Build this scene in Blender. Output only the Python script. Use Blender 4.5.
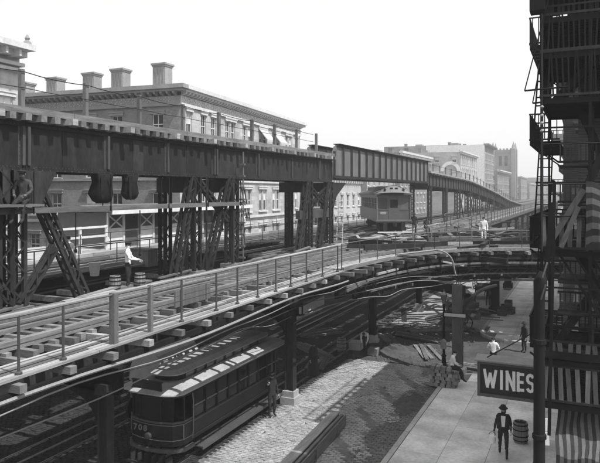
import bpy, math, random
from mathutils import Vector, Matrix, noise
R = math.radians
rnd = random.Random(7)
for o in list(bpy.data.objects): bpy.data.objects.remove(o, do_unlink=True)
S = bpy.context.scene
C = S.collection

# ------------------------------------------------------------------ camera, sky, sun, exposure
YAW = R(24.4)
camd = bpy.data.cameras.new('camera'); cam = bpy.data.objects.new('camera', camd); C.objects.link(cam)
cam.location = (0, 0, 9.3); cam.rotation_euler = (R(90), 0, YAW)
camd.sensor_width = 36; camd.lens = 36 * 628 / 600; camd.shift_y = -39.5 / 600
camd.clip_start = 0.1; camd.clip_end = 5000
S.camera = cam
SUN_DIR = Vector((0.50, -0.11, 0.84)).normalized()
elev = math.asin(SUN_DIR.z); az = math.atan2(SUN_DIR.x, SUN_DIR.y)
w = bpy.data.worlds.new('World'); S.world = w; w.use_nodes = True
nt = w.node_tree; nt.nodes.clear()
sky = nt.nodes.new('ShaderNodeTexSky'); sky.sky_type = 'NISHITA'; sky.sun_disc = False
sky.sun_elevation = elev; sky.sun_rotation = az; sky.dust_density = 4; sky.air_density = 1.0
bw = nt.nodes.new('ShaderNodeRGBToBW')
mixh = nt.nodes.new('ShaderNodeMath'); mixh.operation = 'MULTIPLY_ADD'
mixh.inputs[1].default_value = 0.45; mixh.inputs[2].default_value = 6.9      # an even white overcast veil over the clear sky
bg = nt.nodes.new('ShaderNodeBackground'); bg.inputs['Strength'].default_value = 0.10
wo = nt.nodes.new('ShaderNodeOutputWorld')
nt.links.new(sky.outputs[0], bw.inputs[0]); nt.links.new(bw.outputs[0], mixh.inputs[0])
nt.links.new(mixh.outputs[0], bg.inputs['Color']); nt.links.new(bg.outputs[0], wo.inputs['Surface'])
sd = bpy.data.lights.new('sun', 'SUN'); sd.energy = 4.6; sd.angle = R(0.5); sd.color = (1, 1, 1)
sun = bpy.data.objects.new('sun', sd); C.objects.link(sun)
sun.rotation_euler = SUN_DIR.to_track_quat('Z', 'Y').to_euler(); sun.location = (0, 0, 60)
S.view_settings.view_transform = 'Standard'; S.view_settings.look = 'None'
S.view_settings.exposure = 0.38; S.view_settings.gamma = 1

# ------------------------------------------------------------------ materials (all grey: the photograph is black and white)
MATS = {}
def mat(name, v, var=0.3, scale=2.0, rough=0.85, rndv=0.12, bump=0.15, metal=0.0, grain=(1, 1, 1), fine=0.2, brick=None, spec=0.3):
    m = bpy.data.materials.new(name); m.use_nodes = True; t = m.node_tree; L = t.links.new
    b = t.nodes['Principled BSDF']
    b.inputs['Roughness'].default_value = rough; b.inputs['Metallic'].default_value = metal
    b.inputs['Specular IOR Level'].default_value = spec
    geo = t.nodes.new('ShaderNodeNewGeometry')
    mp = t.nodes.new('ShaderNodeVectorMath'); mp.operation = 'MULTIPLY'; mp.inputs[1].default_value = grain
    L(geo.outputs['Position'], mp.inputs[0])
    def noise(s, d, vec):
        n = t.nodes.new('ShaderNodeTexNoise'); n.inputs['Scale'].default_value = s; n.inputs['Detail'].default_value = d
        L(vec, n.inputs['Vector']); return n.outputs[0]
    def ma(op, a, bb, c=None):
        n = t.nodes.new('ShaderNodeMath'); n.operation = op
        for i, x in enumerate((a, bb, c)):
            if x is None: continue
            if isinstance(x, (int, float)): n.inputs[i].default_value = x
            else: L(x, n.inputs[i])
        return n.outputs[0]
    n1 = noise(scale, 5, mp.outputs[0]); n2 = noise(scale * 9, 3, mp.outputs[0])
    f = ma('MULTIPLY_ADD', n1, 3.2 * var, 1 - 1.6 * var)
    f2 = ma('MULTIPLY_ADD', n2, 3.2 * fine, 1 - 1.6 * fine)
    oi = t.nodes.new('ShaderNodeObjectInfo')
    f3 = ma('MULTIPLY_ADD', oi.outputs['Random'], 2 * rndv, 1 - rndv)
    k = ma('MULTIPLY', ma('MULTIPLY', f, f2), f3)
    k = ma('MULTIPLY', k, v)
    hgt = n2
    if brick:
        ax, bw_, bh_, mort = brick                      # wall direction vector, brick width, brick height, mortar factor
        dp = t.nodes.new('ShaderNodeVectorMath'); dp.operation = 'DOT_PRODUCT'; dp.inputs[1].default_value = (ax[0], ax[1], 0)
        L(geo.outputs['Position'], dp.inputs[0])
        sp = t.nodes.new('ShaderNodeSeparateXYZ'); L(geo.outputs['Position'], sp.inputs[0])
        cb = t.nodes.new('ShaderNodeCombineXYZ'); L(dp.outputs['Value'], cb.inputs[0]); L(sp.outputs[2], cb.inputs[1])
        br = t.nodes.new('ShaderNodeTexBrick'); br.inputs['Scale'].default_value = 1
        br.inputs['Brick Width'].default_value = bw_; br.inputs['Row Height'].default_value = bh_
        br.inputs['Mortar Size'].default_value = 0.012; br.inputs['Color1'].default_value = (1.12,) * 3 + (1,)
        br.inputs['Color2'].default_value = (0.82,) * 3 + (1,); br.inputs['Mortar'].default_value = (mort,) * 3 + (1,)
        L(cb.outputs[0], br.inputs['Vector'])
        k = ma('MULTIPLY', k, br.outputs['Color'])
    k = ma('MINIMUM', ma('MAXIMUM', k, 0.008), 0.85)
    L(k, b.inputs['Base Color'])
    if bump:
        bp = t.nodes.new('ShaderNodeBump'); bp.inputs['Strength'].default_value = bump; bp.inputs['Distance'].default_value = 0.02
        L(hgt, bp.inputs['Height']); L(bp.outputs[0], b.inputs['Normal'])
    MATS[name] = m; return m
mat('gutter_dirt', 0.14, 0.55, 0.9, 0.95, 0, 0.5, fine=0.4, spec=0.1)
mat('shade_cobble', 0.035, 0.4, 0.7, 0.95, 0, 0.5, fine=0.4, spec=0.08)  # darker cobble tone: the shade under the tracks is put into the colour
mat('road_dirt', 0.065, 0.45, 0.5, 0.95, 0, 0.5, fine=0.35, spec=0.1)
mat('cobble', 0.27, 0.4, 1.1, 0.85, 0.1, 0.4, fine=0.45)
mat('worn_timber', 0.34, 0.4, 1.6, 0.85, 0.2, 0.4, grain=(6, 0.6, 6), fine=0.3)
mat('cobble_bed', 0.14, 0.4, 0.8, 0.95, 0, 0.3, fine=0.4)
mat('paving', 0.60, 0.42, 0.9, 0.9, 0.14, 0.3, fine=0.2)
mat('rubble', 0.12, 0.4, 3.0, 0.95, 0.2, 0.3)
mat('kerb', 0.38, 0.2, 1.0, 0.9, 0.12, 0.3)
mat('joint', 0.16, 0.2, 1.0, 0.95)
mat('old_timber', 0.13, 0.5, 1.6, 0.9, 0.38, 0.4, grain=(6, 0.6, 6), fine=0.3)
mat('pale_timber', 0.27, 0.42, 1.6, 0.85, 0.28, 0.3, grain=(6, 0.5, 6), fine=0.22)
mat('cross_timber', 0.135, 0.4, 1.6, 0.9, 0.35, 0.4, grain=(0.6, 6, 6), fine=0.3)
mat('post_timber', 0.12, 0.35, 2.0, 0.9, 0.2, 0.4, grain=(6, 6, 0.8), fine=0.3)
mat('iron', 0.024, 0.5, 1.4, 0.75, 0.3, 0.15, fine=0.35, grain=(1, 1, 0.35), spec=0.12)
mat('iron_dark', 0.011, 0.3, 1.2, 0.85, 0.15, 0.15, spec=0.12)
mat('iron_mid', 0.055, 0.35, 1.0, 0.7, 0.12, 0.15, fine=0.2, grain=(1, 1, 0.4), spec=0.15)
mat('iron_pale', 0.11, 0.4, 0.8, 0.7, 0.08, 0.1, grain=(1, 1, 0.3))
mat('rail_steel', 0.34, 0.25, 2.0, 0.35, 0.1, 0.05, metal=0.7)
mat('cable', 0.2, 0.1, 2, 0.6, 0.1, 0)
mat('black_paint', 0.02, 0.3, 3, 0.4, 0.1, 0.05)
mat('glass', 0.02, 0.3, 0.8, 0.12, 0.5, 0, spec=0.4)
mat('glass_dim', 0.09, 0.3, 0.8, 0.2, 0.5, 0, spec=0.6)
mat('blind', 0.62, 0.1, 2, 0.9, 0.2, 0.05)
mat('frame_white', 0.60, 0.15, 3, 0.7, 0.1, 0.05)
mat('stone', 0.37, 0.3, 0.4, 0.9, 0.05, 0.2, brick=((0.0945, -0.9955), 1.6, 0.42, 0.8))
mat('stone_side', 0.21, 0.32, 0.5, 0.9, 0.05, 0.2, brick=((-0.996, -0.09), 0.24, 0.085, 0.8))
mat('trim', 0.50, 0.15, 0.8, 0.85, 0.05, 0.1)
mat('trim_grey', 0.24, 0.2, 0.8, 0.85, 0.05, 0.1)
mat('brick_dark', 0.12, 0.3, 0.7, 0.9, 0.05, 0.3, brick=((0, 1), 0.23, 0.075, 1.5))
mat('brick_mid', 0.16, 0.35, 0.5, 0.9, 0.1, 0.2, brick=((1, 0.3), 0.24, 0.085, 1.3))
mat('brick_pale', 0.36, 0.32, 0.3, 0.9, 0.1, 0.1)
mat('wall_white', 0.66, 0.1, 0.2, 0.9, 0.05, 0.05)
mat('church_stone', 0.22, 0.2, 0.2, 0.9, 0.05, 0.1)
mat('roofing', 0.12, 0.2, 0.5, 0.9)
mat('roof_pale', 0.45, 0.2, 0.8, 0.8)
mat('car_paint', 0.09, 0.15, 1.5, 0.4, 0.03, 0.03)
mat('car_pale', 0.14, 0.15, 1.5, 0.5, 0.03, 0.03)
mat('car_roof', 0.09, 0.25, 1.5, 0.7, 0.03, 0.05)
mat('trolley_paint', 0.014, 0.5, 2.5, 0.35, 0.2, 0.06, spec=0.22, fine=.4)
mat('trolley_trim', 0.07, 0.2, 1.5, 0.4, 0.03, 0.03)
mat('trolley_roof', 0.33, 0.25, 1.5, 0.8, 0.03, 0.1)
mat('gilt', 0.18, 0.1, 3, 0.5, 0.05, 0)
mat('sign_black', 0.018, 0.15, 3, 0.5, 0.05, 0.02)
mat('sign_white', 0.80, 0.05, 3, 0.7, 0.02, 0)
mat('sign_frame', 0.09, 0.3, 3, 0.7, 0.05, 0.1)
mat('zinc', 0.22, 0.25, 2, 0.6, 0.05, 0.1)
mat('canvas_pale', 0.42, 0.15, 3, 0.9, 0.1, 0.1)
mat('canvas_dark', 0.014, 0.3, 3, 0.95, 0.1, 0.2, spec=0.1)
mat('stripe_light', 0.10, 0.15, 3, 0.9, 0.08, 0.1)
mat('stripe_dark', 0.025, 0.2, 3, 0.9, 0.08, 0.1)
mat('sack', 0.24, 0.3, 4, 0.95, 0.3, 0.4)
mat('skin', 0.34, 0.1, 8, 0.6, 0.05, 0)
mat('skin_dark', 0.13, 0.1, 8, 0.6, 0.05, 0)
mat('cloth_white', 0.72, 0.1, 8, 0.9, 0.05, 0.1)
mat('cloth_black', 0.022, 0.2, 8, 0.9, 0.05, 0.1)
mat('cloth_grey', 0.05, 0.2, 8, 0.9, 0.1, 0.1)
mat('slat_pale', 0.10, 0.35, 2, 0.9, 0.35, 0.3, grain=(4, 4, 0.7))
mat('leaves', 0.10, 0.3, 2, 0.8, 0.4, 0.1)
mat('barrel_wood', 0.22, 0.3, 3, 0.85, 0.2, 0.3, grain=(5, 5, 0.6))
M = MATS

# ------------------------------------------------------------------ mesh helpers
class MB:
    def __init__(s): s.v = []; s.f = []
    def add(s, vs, fs):
        n = len(s.v); s.v += [tuple(p) for p in vs]; s.f += [tuple(i + n for i in q) for q in fs]; return s
    def box(s, x0, x1, y0, y1, z0, z1):
        return s.add([(x0,y0,z0),(x1,y0,z0),(x1,y1,z0),(x0,y1,z0),(x0,y0,z1),(x1,y0,z1),(x1,y1,z1),(x0,y1,z1)],
                     [(0,3,2,1),(4,5,6,7),(0,1,5,4),(1,2,6,5),(2,3,7,6),(3,0,4,7)])
    def beam(s, p0, p1, wd, ht, up=(0, 0, 1)):
        p0 = Vector(p0); p1 = Vector(p1); d = (p1 - p0).normalized(); u = Vector(up)
        if abs(d.dot(u)) > 0.98: u = Vector((0, 1, 0)) if abs(d.y) < 0.9 else Vector((1, 0, 0))
        r = d.cross(u).normalized(); u = r.cross(d).normalized(); a = r * wd / 2; b = u * ht / 2
        return s.add([p0-a-b, p0+a-b, p0+a+b, p0-a+b, p1-a-b, p1+a-b, p1+a+b, p1-a+b],
                     [(0,3,2,1),(4,5,6,7),(0,1,5,4),(1,2,6,5),(2,3,7,6),(3,0,4,7)])
    def tube(s, pts, r, n=6, cap=True):
        pts = [Vector(p) for p in pts]; rs = r if isinstance(r, (list, tuple)) else [r] * len(pts)
        ref = None; vs = []
        for i, p in enumerate(pts):
            d = (pts[min(i+1, len(pts)-1)] - pts[max(i-1, 0)]).normalized()
            if ref is None: ref = Vector((0, 0, 1)) if abs(d.z) < 0.9 else Vector((1, 0, 0))
            a = d.cross(ref).normalized(); b = a.cross(d).normalized(); ref = b
            for k in range(n):
                t = 2 * math.pi * k / n; vs.append(p + a * math.cos(t) * rs[i] + b * math.sin(t) * rs[i])
        fs = [(i*n+k, i*n+(k+1) % n, (i+1)*n+(k+1) % n, (i+1)*n+k) for i in range(len(pts)-1) for k in range(n)]
        if cap: fs += [tuple(range(n))[::-1], tuple((len(pts)-1)*n + k for k in range(n))]
        return s.add(vs, fs)
    def lathe(s, c, prof, n=12):                       # prof: (radius, z)
        vs = [(c[0]+r*math.cos(2*math.pi*k/n), c[1]+r*math.sin(2*math.pi*k/n), c[2]+z) for r, z in prof for k in range(n)]
        fs = [(i*n+k, i*n+(k+1) % n, (i+1)*n+(k+1) % n, (i+1)*n+k) for i in range(len(prof)-1) for k in range(n)]
        fs += [tuple(range(n))[::-1], tuple((len(prof)-1)*n + k for k in range(n))]
        return s.add(vs, fs)
    def prism(s, poly, axis, a, b):                    # poly in the two other axes, extruded along axis from a to b
        def mk(p, t): return {0: (t, p[0], p[1]), 1: (p[0], t, p[1]), 2: (p[0], p[1], t)}[axis]
        n = len(poly)
        return s.add([mk(p, a) for p in poly] + [mk(p, b) for p in poly],
                     [tuple(range(n))[::-1], tuple(range(n, 2*n))] + [(i, (i+1) % n, n+(i+1) % n, n+i) for i in range(n)])
    def mesh(s, name, m, smooth=False):
        me = bpy.data.meshes.new(name); me.from_pydata(s.v, [], s.f); me.materials.append(M[m] if isinstance(m, str) else m)
        me.update()
        if smooth: me.polygons.foreach_set('use_smooth', [True] * len(me.polygons))
        return me
    def build(s, name, m, parent=None, kind=None, smooth=False):
        o = bpy.data.objects.new(name, s.mesh(name, m, smooth)); C.objects.link(o); o.parent = parent
        if kind: o['kind'] = kind
        return o
def tag(o, label, cat, group=None):
    o['label'] = label; o['category'] = cat
    if group: o['group'] = group
    return o
def empty(name, loc=(0, 0, 0), rz=0, label=None, cat=None, group=None):
    o = bpy.data.objects.new(name, None); C.objects.link(o); o.location = loc; o.rotation_euler = (0, 0, rz)
    o.empty_display_size = 0.3
    if label: tag(o, label, cat, group)
    return o
KIDS = {}
def copy_tree(o, parent=None):
    c = o.copy(); C.objects.link(c); c.parent = parent
    for ch in [x for x in bpy.data.objects if x.parent == o]: copy_tree(ch, c)
    return c
def rebase(root, loc):                                 # move the handle of a thing to its base without moving its parts
    for ch in bpy.data.objects:
        if ch.parent == root: ch.location = Vector(ch.location) - Vector(loc)
    root.location = loc
UNIT = {}
def stick(name, p0, p1, wd, ht, m, parent, label=None):  # a straight timber / bar as an object of its own, sharing one mesh per material
    if m not in UNIT: UNIT[m] = MB().box(-.5, .5, -.5, .5, -.5, .5).mesh('bar_' + m, m)
    o = bpy.data.objects.new(name, UNIT[m]); C.objects.link(o); o.parent = parent
    p0 = Vector(p0); p1 = Vector(p1); d = p1 - p0; L = d.length; d.normalize(); u = Vector((0, 0, 1))
    if abs(d.z) > 0.98: u = Vector((0, 1, 0))
    r = d.cross(u).normalized(); u = r.cross(d)
    mt = Matrix((r, d, u)).transposed().to_4x4(); mt.translation = (p0 + p1) / 2
    o.matrix_local = mt @ Matrix.Diagonal((wd, L, ht, 1))
    if label: o['label'] = label
    return o
def struct(name, mb, m): return mb.build(name, m, None, 'structure')

# ------------------------------------------------------------------ ground
def grid_sheet(x0, x1, y0, y1, z, nx, ny, amp=0.0):
    b = MB(); vs = []; fs = []
    for j in range(ny+1):
        for i in range(nx+1):
            vs.append((x0+(x1-x0)*i/nx, y0+(y1-y0)*j/ny, z + (rnd.random()-.5)*amp))
    for j in range(ny):
        for i in range(nx): a = j*(nx+1)+i; fs.append((a, a+1, a+nx+2, a+nx+1))
    return b.add(vs, fs)
struct('ground', MB().add([(-1500,-300,-.02),(1500,-300,-.02),(1500,3000,-.02),(-1500,3000,-.02)], [(0,1,2,3)]), 'road_dirt')
# Belgian blocks: one by one in real geometry where the photograph shows them, nobody could count them
def blocks(x0, x1, y0, y1, sx, sy, m, name, keep=1.0, hgt=0.05, pred=None, label=None):
    b = MB(); y = y0; row = 0
    while y < y1:
        x = x0 + (row % 2) * sx * .5
        while x < x1:
            if (pred is None or pred(x, y)) and rnd.random() < keep:
                h = hgt * (0.7 + 0.6 * rnd.random()); g = 0.006; t = 0.012
                a = x+g+rnd.uniform(-.01,.01); c = x+sx-g; d = y+g; e = y+sy-g+rnd.uniform(-.008,.008)
                b.add([(a,d,-.02),(c,d,-.02),(c,e,-.02),(a,e,-.02),(a+t,d+t,h),(c-t,d+t,h+rnd.uniform(-.008,.008)),(c-t,e-t,h),(a+t,e-t,h)],
                      [(4,5,6,7),(0,1,5,4),(1,2,6,5),(2,3,7,6),(3,0,4,7)])
            x += sx
        y += sy; row += 1
    o = b.build(name, m, None, 'stuff'); tag(o, label, 'cobbles'); return o
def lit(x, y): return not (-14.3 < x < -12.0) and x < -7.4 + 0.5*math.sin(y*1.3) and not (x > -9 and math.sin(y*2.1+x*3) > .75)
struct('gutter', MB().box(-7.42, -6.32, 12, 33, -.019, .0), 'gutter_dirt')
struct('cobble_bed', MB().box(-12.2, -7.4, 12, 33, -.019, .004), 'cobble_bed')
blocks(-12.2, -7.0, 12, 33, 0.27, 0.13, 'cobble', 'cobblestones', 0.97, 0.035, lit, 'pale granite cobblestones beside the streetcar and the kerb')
blocks(-7.6, -6.25, 12, 32, 0.27, 0.14, 'gutter_dirt', 'cobblestones', 0.8, 0.035, None, 'dark dirty cobblestones in the gutter along the near pavement')
struct('under_track_roadway', MB().box(-27, -12.2, 8, 42, -.018, -.004), 'shade_cobble')
blocks(-27, -12.2, 14, 34, 0.27, 0.14, 'shade_cobble', 'cobblestones', 0.95, 0.04, None, 'cobblestones coloured dark for the shade under the elevated railway')
# mounds of dug earth
for i in range(26):
    x = rnd.uniform(-11.5, -6.5); y = rnd.uniform(14, 31); 
# tram rails
for gx in (-13.35, -17.6):
    for s in (-.72, .72):
        struct('street_rail', MB().box(gx+s-.06, gx+s-.015, 6, 260, -.02, .065).box(gx+s+.015, gx+s+.05, 6, 260, -.02, .05), 'rail_steel')
    struct('conduit_slot', MB().box(gx-.06, gx-.012, 6, 260, -.02, .06).box(gx+.012, gx+.06, 6, 260, -.02, .06), 'rail_steel')

def pavement(name, x0, x1, y0, y1, slab_rows, corner=None, ry=1.55, nx=4, zt=0.14):
    # bed with rounded corner, kerb stones, then slabs as parts
    rad = 2.2; poly = []
    def arc(cx, cy, a0, a1):
        for k in range(7):
            t = R(a0 + (a1-a0)*k/6); poly.append((cx+rad*math.cos(t), cy+rad*math.sin(t)))
    poly = [(x1, y0), (x1, y1)]
    if corner == 'far': arc(x0+rad, y1-rad, 90, 180); poly.append((x0, y0))
    elif corner == 'near': poly.append((x0, y1)); arc(x0+rad, y0+rad, 180, 270)
    else: poly += [(x0, y1), (x0, y0)]
    root = struct(name, MB().prism(poly, 2, -.05, zt-.03), 'joint')
    # kerb
    edge = []
    if corner == 'far': edge = [(x0, y) for y in [y0 + k*1.6 for k in range(int((y1-rad-y0)/1.6)+1)]] + [(x0+rad-rad*math.cos(R(a)), y1-rad+rad*math.sin(R(a))) for a in range(0, 91, 15)] + [(x, y1) for x in [x0+rad+1.4*k for k in range(1, 4)]]
    elif corner == 'near': edge = [(x, y0) for x in [x1-1.4*k for k in range(0, int((x1-x0-rad)/1.4)+1)]] + [(x0+rad-rad*math.sin(R(a)), y0+rad-rad*math.cos(R(a))) for a in range(0, 91, 15)] + [(x0, y) for y in [y0+rad+1.6*k for k in range(1, 26)]]
    for (ax, ay), (bx, by) in zip(edge[:-1], edge[1:]):
        d = Vector((bx-ax, by-ay, 0)); 
        if d.length < .25: continue
        g = d.normalized()*.012
        stick('kerb_stone', (ax+g.x, ay+g.y, .05), (bx-g.x, by-g.y, .05), .2, .2+.012*rnd.random(), 'kerb', root)
    wx = (x1-x0-.12)/nx
    for j in range(slab_rows):
        yy0 = (y0+.12 if corner == 'near' else y1-.12-ry*(j+1)) + (ry*j if corner == 'near' else 0)
        for i in range(nx):
            a = x0+.12+wx*i; b = a+wx; c = yy0; d = yy0+ry
            if i == 0 and (corner == 'far' and d > y1-rad or corner == 'near' and c < y0+rad): a += .9 if (j == 0) else .25
            mb = MB(); g = .006; z = [zt+rnd.uniform(-.006, .006) for _ in range(4)]
            mb.add([(a+g,c+g,zt-.05),(b-g,c+g,zt-.05),(b-g,d-g,zt-.05),(a+g,d-g,zt-.05),(a+g,c+g,z[0]),(b-g,c+g,z[1]),(b-g,d-g,z[2]),(a+g,d-g,z[3])],
                   [(4,5,6,7),(0,1,5,4),(1,2,6,5),(2,3,7,6),(3,0,4,7)])
            mb.build('paving_slab', 'paving', root)
    return root
pavement('near_pavement', -6.2, -.1, 6, 32.8, 12, 'far', nx=4)
pavement('far_pavement', -6.2, -.3, 40.6, 160, 22, 'near', ry=1.8, nx=3)
struct('left_pavement', MB().box(-33, -27.5, 0, 34, -.05, .14).box(-33, -27.5, 43, 260, -.05, .14), 'paving')
struct('cross_street', MB().box(-6, 60, 33.4, 40.0, -.018, -.008), 'road_dirt')

# ------------------------------------------------------------------ railway parts
DZ = 5.9
def lattice(mb, p0, p1, wd=.55, dp=.4, up=(1, 0, 0), angle=.09, pitch=.5):
    # four corner angles with zigzag lacing on the faces
    p0 = Vector(p0); p1 = Vector(p1); d = (p1-p0); L = d.length; d.normalize(); u = Vector(up)
    r = d.cross(u).normalized(); u = r.cross(d).normalized()
    for a in (-1, 1):
        for b in (-1, 1):
            o = r*a*(wd-angle)/2 + u*b*(dp-angle)/2; mb.beam(p0+o, p1+o, angle, angle, u)
    n = max(2, int(L/pitch))
    for b in (-1, 1):
        for k in range(n):
            s = 1 if k % 2 else -1
            q0 = p0+d*(L*k/n)+r*s*(wd-.06)/2+u*b*dp/2; q1 = p0+d*(L*(k+1)/n)-r*s*(wd-.06)/2+u*b*dp/2
            mb.beam(q0, q1, .05, .016, u)
            q0 = p0+d*(L*k/n)+u*s*(dp-.06)/2+r*b*wd/2; q1 = p0+d*(L*(k+1)/n)-u*s*(dp-.06)/2+r*b*wd/2
            mb.beam(q0, q1, .05, .016, r)
    return mb
def igirder_mb(x, y0, y1, z0, z1, fl=.36, stiff=1.6, side=1, web=.03):
    mb = MB(); mb.box(x-web/2, x+web/2, y0, y1, z0+.03, z1-.03)
    mb.box(x-fl/2, x+fl/2, y0, y1, z1-.035, z1).box(x-fl/2, x+fl/2, y0, y1, z0, z0+.035)
    mb.box(x-.10, x+.10, y0, y1, z1-.16, z1-.035).box(x-.10, x+.10, y0, y1, z0+.035, z0+.16)
    return mb
def straight_rail(parent, x, y0, y1, z):
    mb = MB(); mb.box(x-.035, x+.035, y0, y1, z+.09, z+.13).box(x-.01, x+.01, y0, y1, z+.02, z+.09).box(x-.065, x+.065, y0, y1, z, z+.02)
    return mb.build('rail', 'rail_steel', parent)
def ties(parent, x0, x1, ys, z, m='cross_timber', wd=.2, ht=.18, every=0, ext=0.0):
    for k, y in enumerate(ys):
        xx1 = x1 + (ext if every and k % every == 0 else 0)
        y += rnd.uniform(-.04,.04); stick('tie', (x0+rnd.uniform(-.12,.05), y, z), (xx1+rnd.uniform(-.05,.1), y+rnd.uniform(-.05,.05), z+rnd.uniform(-.01,.01)), wd*rnd.uniform(.85,1.15), ht, m if rnd.random() < .8 else 'old_timber', parent)
def frange(a, b, s):
    out = []
    while a < b: out.append(a); a += s
    return out
def plank_run(parent, xs, y0, y1, z, wd, m, lenr=(3.5, 5.5), name='plank', th=.05):
    for x in xs:
        y = y0 + rnd.uniform(-2, 0)
        while y < y1:
            L = rnd.uniform(*lenr); e = min(y+L, y1)
            if e - y > .4: stick(name, (x+rnd.uniform(-.008,.008), y, z+rnd.uniform(-.006,.01)), (x+rnd.uniform(-.008,.008), e-.02, z+rnd.uniform(-.006,.01)), wd*rnd.uniform(.86,1.03), th, m if rnd.random() < .7 else 'old_timber', parent)
            y = e

def street_column(parent, x, y, z1, wd=.42, m='iron', base=True):
    mb = MB()
    for s in (-1, 1): mb.box(x+s*wd/2-.025, x+s*wd/2+.025, y-wd/2, y+wd/2, .3, z1)
    mb.box(x-wd/2+.025, x+wd/2-.025, y-.04, y+.04, .3, z1)
    mb.box(x-wd*.75, x+wd*.75, y-wd*.75, y+wd*.75, z1-.3, z1)
    c = mb.build('column', m, parent)
    if base: MB().box(x-wd*.95, x+wd*.95, y-wd*.95, y+wd*.95, -.02, .34).box(x-wd*.75, x+wd*.75, y-wd*.75, y+wd*.75, .34, .6).build('column_base', 'kerb', c)
    return c

# ------------------------------------------------------------------ lower deck, near track (X -9.4 .. -13.8)
near = empty('elevated_railway', label='lower elevated railway track nearest the camera with plank walkway and pipe railing', cat='elevated railway', group='tracks of the elevated railway')
YS, YE = 7.5, 66
tie_ys = frange(YS, YE, .43)
ties(near, -13.85, -11.2, tie_ys, DZ-.14, wd=.15, every=3, ext=.3)
for y in frange(6.86, YE, 1.25):                          # outriggers carrying the walkway, pale sawn ends stick out
    stick('outrigger', (-12.9, y+.24, DZ-.2), (-9.36+rnd.uniform(-.05,.05), y+.24+rnd.uniform(-.05,.05), DZ-.19), .16*rnd.uniform(.85,1.15), .15, rnd.choice(['cross_timber', 'pale_timber']), near)
for x in (-13.12, -11.68): straight_rail(near, x, YS, 330, DZ-.05)
def guard(x, y0, y1, wd, ht, m, z=DZ):
    y = y0
    while y < y1:
        e = min(y+rnd.uniform(6, 8), y1); stick('guard_timber', (x, y, z+ht/2-.05), (x, e-.015, z+ht/2-.05), wd, ht, m, near); y = e
guard(-13.74, YS, YE, .2, .24, 'pale_timber'); guard(-13.5, YS, YE, .09, .2, 'cross_timber'); guard(-13.36, YS, YE, .1, .12, 'old_timber')
guard(-12.86, YS, YE, .14, .1, 'old_timber'); guard(-11.45, YS, YE, .18, .2, 'old_timber')
plank_run(near, [-10.33+.155*k for k in range(6)], YS, 25.6, DZ-.03, .125, 'pale_timber')
plank_run(near, [-10.62+.185*k for k in range(3)], 25.6, YE, DZ-.03, .165, 'old_timber')
for x in (-11.75, -13.05):
    for a, b in ((YS-1, 13.3), (13.3, 25), (25, 36.7), (36.7, 48.5), (48.5, 60)):
        g = igirder_mb(x, a+.02, b-.02, DZ-1.25, DZ-.26).build('girder', 'iron', near)
MB().box(-9.66, -9.54, YS, 27, DZ-.42, DZ-.3).build('edge_stringer', 'iron_dark', near)
# girder under far run, as one
MB().box(-11.9, -11.6, 60, 330, DZ-1.2, DZ-.26).box(-13.2, -12.9, 60, 330, DZ-1.2, DZ-.26).build('girder', 'iron', near)
mb = MB()
for y in frange(YE, 330, .6): mb.box(-13.8, -10.0, y, y+.24, DZ-.24, DZ-.05)
mb.box(-10.6, -10.1, YE, 330, DZ-.05, DZ)
mb.build('distant_ties', 'cross_timber', near, 'stuff'); MB().box(-13.8, -13.6, YE, 330, DZ-.05, DZ+.15).build('guard_timber', 'old_timber', near); MB().box(-11.45, -11.3, YE, 330, DZ-.05, DZ+.1).build('guard_timber', 'old_timber', near)
# railing: pipe posts and two rails, one heavy timber post
posts = [8.5, 9.6, 11.1, 12.4, 13.7, 15.4, 16.6, 17.9, 19.2, 20.4, 21.8, 23.4, 25.1]
for i, y in enumerate(posts):
    if i in (2, 3): stick('timber_post', (-9.62, y, DZ-.1), (-9.62, y, DZ+1.14), .15 if i == 2 else .1, .14 if i == 2 else .1, 'post_timber', near)
    else: MB().tube([(-9.62, y, DZ), (-9.62, y, DZ+1.1)], .028, 6).lathe((-9.62, y, DZ), [(.07, 0), (.07, .04), (.035, .06)], 6).build('railing_post', 'iron_mid', near)
MB().tube([(-9.62, y, DZ+1.1+.015*math.sin(y*2)) for y in [YS]+posts], .024, 6).build('handrail', 'iron_pale', near)
MB().tube([(-9.62, y, DZ+.56) for y in [YS]+posts], .014, 5).build('handrail', 'iron_mid', near)
# pipe slung beneath the walkway
pts = [(-9.42, y, DZ-.42-.07*math.sin(y*.55)) for y in frange(YS, 26, .8)]
MB().tube(pts, .04, 6).build('slung_pipe', 'cable', near)
MB().tube([(p[0]-.1, p[1], p[2]-.22-.05*math.sin(p[1]*1.1)) for p in pts], .02, 5).build('slung_pipe', 'cable', near)
# columns and cross girders under all lower tracks
col_y = [13.3, 25.0, 36.7, 48.5]
for y in col_y:
    street_column(near, -11.8, y, DZ-1.75, .28 if y < 20 else .36)
    igm = MB().box(-24.5, -11.2, y-.02, y+.02, DZ-1.95, DZ-1.25).box(-24.5, -11.2, y-.2, y+.2, DZ-1.3, DZ-1.255).box(-24.5, -11.2, y-.2, y+.2, DZ-1.98, DZ-1.94)
    igm.build('cross_girder', 'iron', near)
    g = MB()                                            # curved knee brace
    pr = [(-12.05, DZ-3.0), (-12.05, DZ-1.98), (-13.3, DZ-1.98), (-12.5, DZ-2.3), (-12.2, DZ-2.6)]
    g.prism(pr, 1, y-.03, y+.03).build('knee_brace', 'iron', near)
for y in frange(60, 325, 13):
    MB().box(-12.05, -11.6, y-.22, y+.22, -.02, DZ-1.2).box(-24.5, -11.4, y-.2, y+.2, DZ-1.9, DZ-1.22).build('column', 'iron', near)
for y in frange(62, 170, 2.8): MB().box(-9.98, -9.92, y-.03, y+.03, DZ-.2, DZ+1.05).build('railing_post', 'iron_mid', near)
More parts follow.
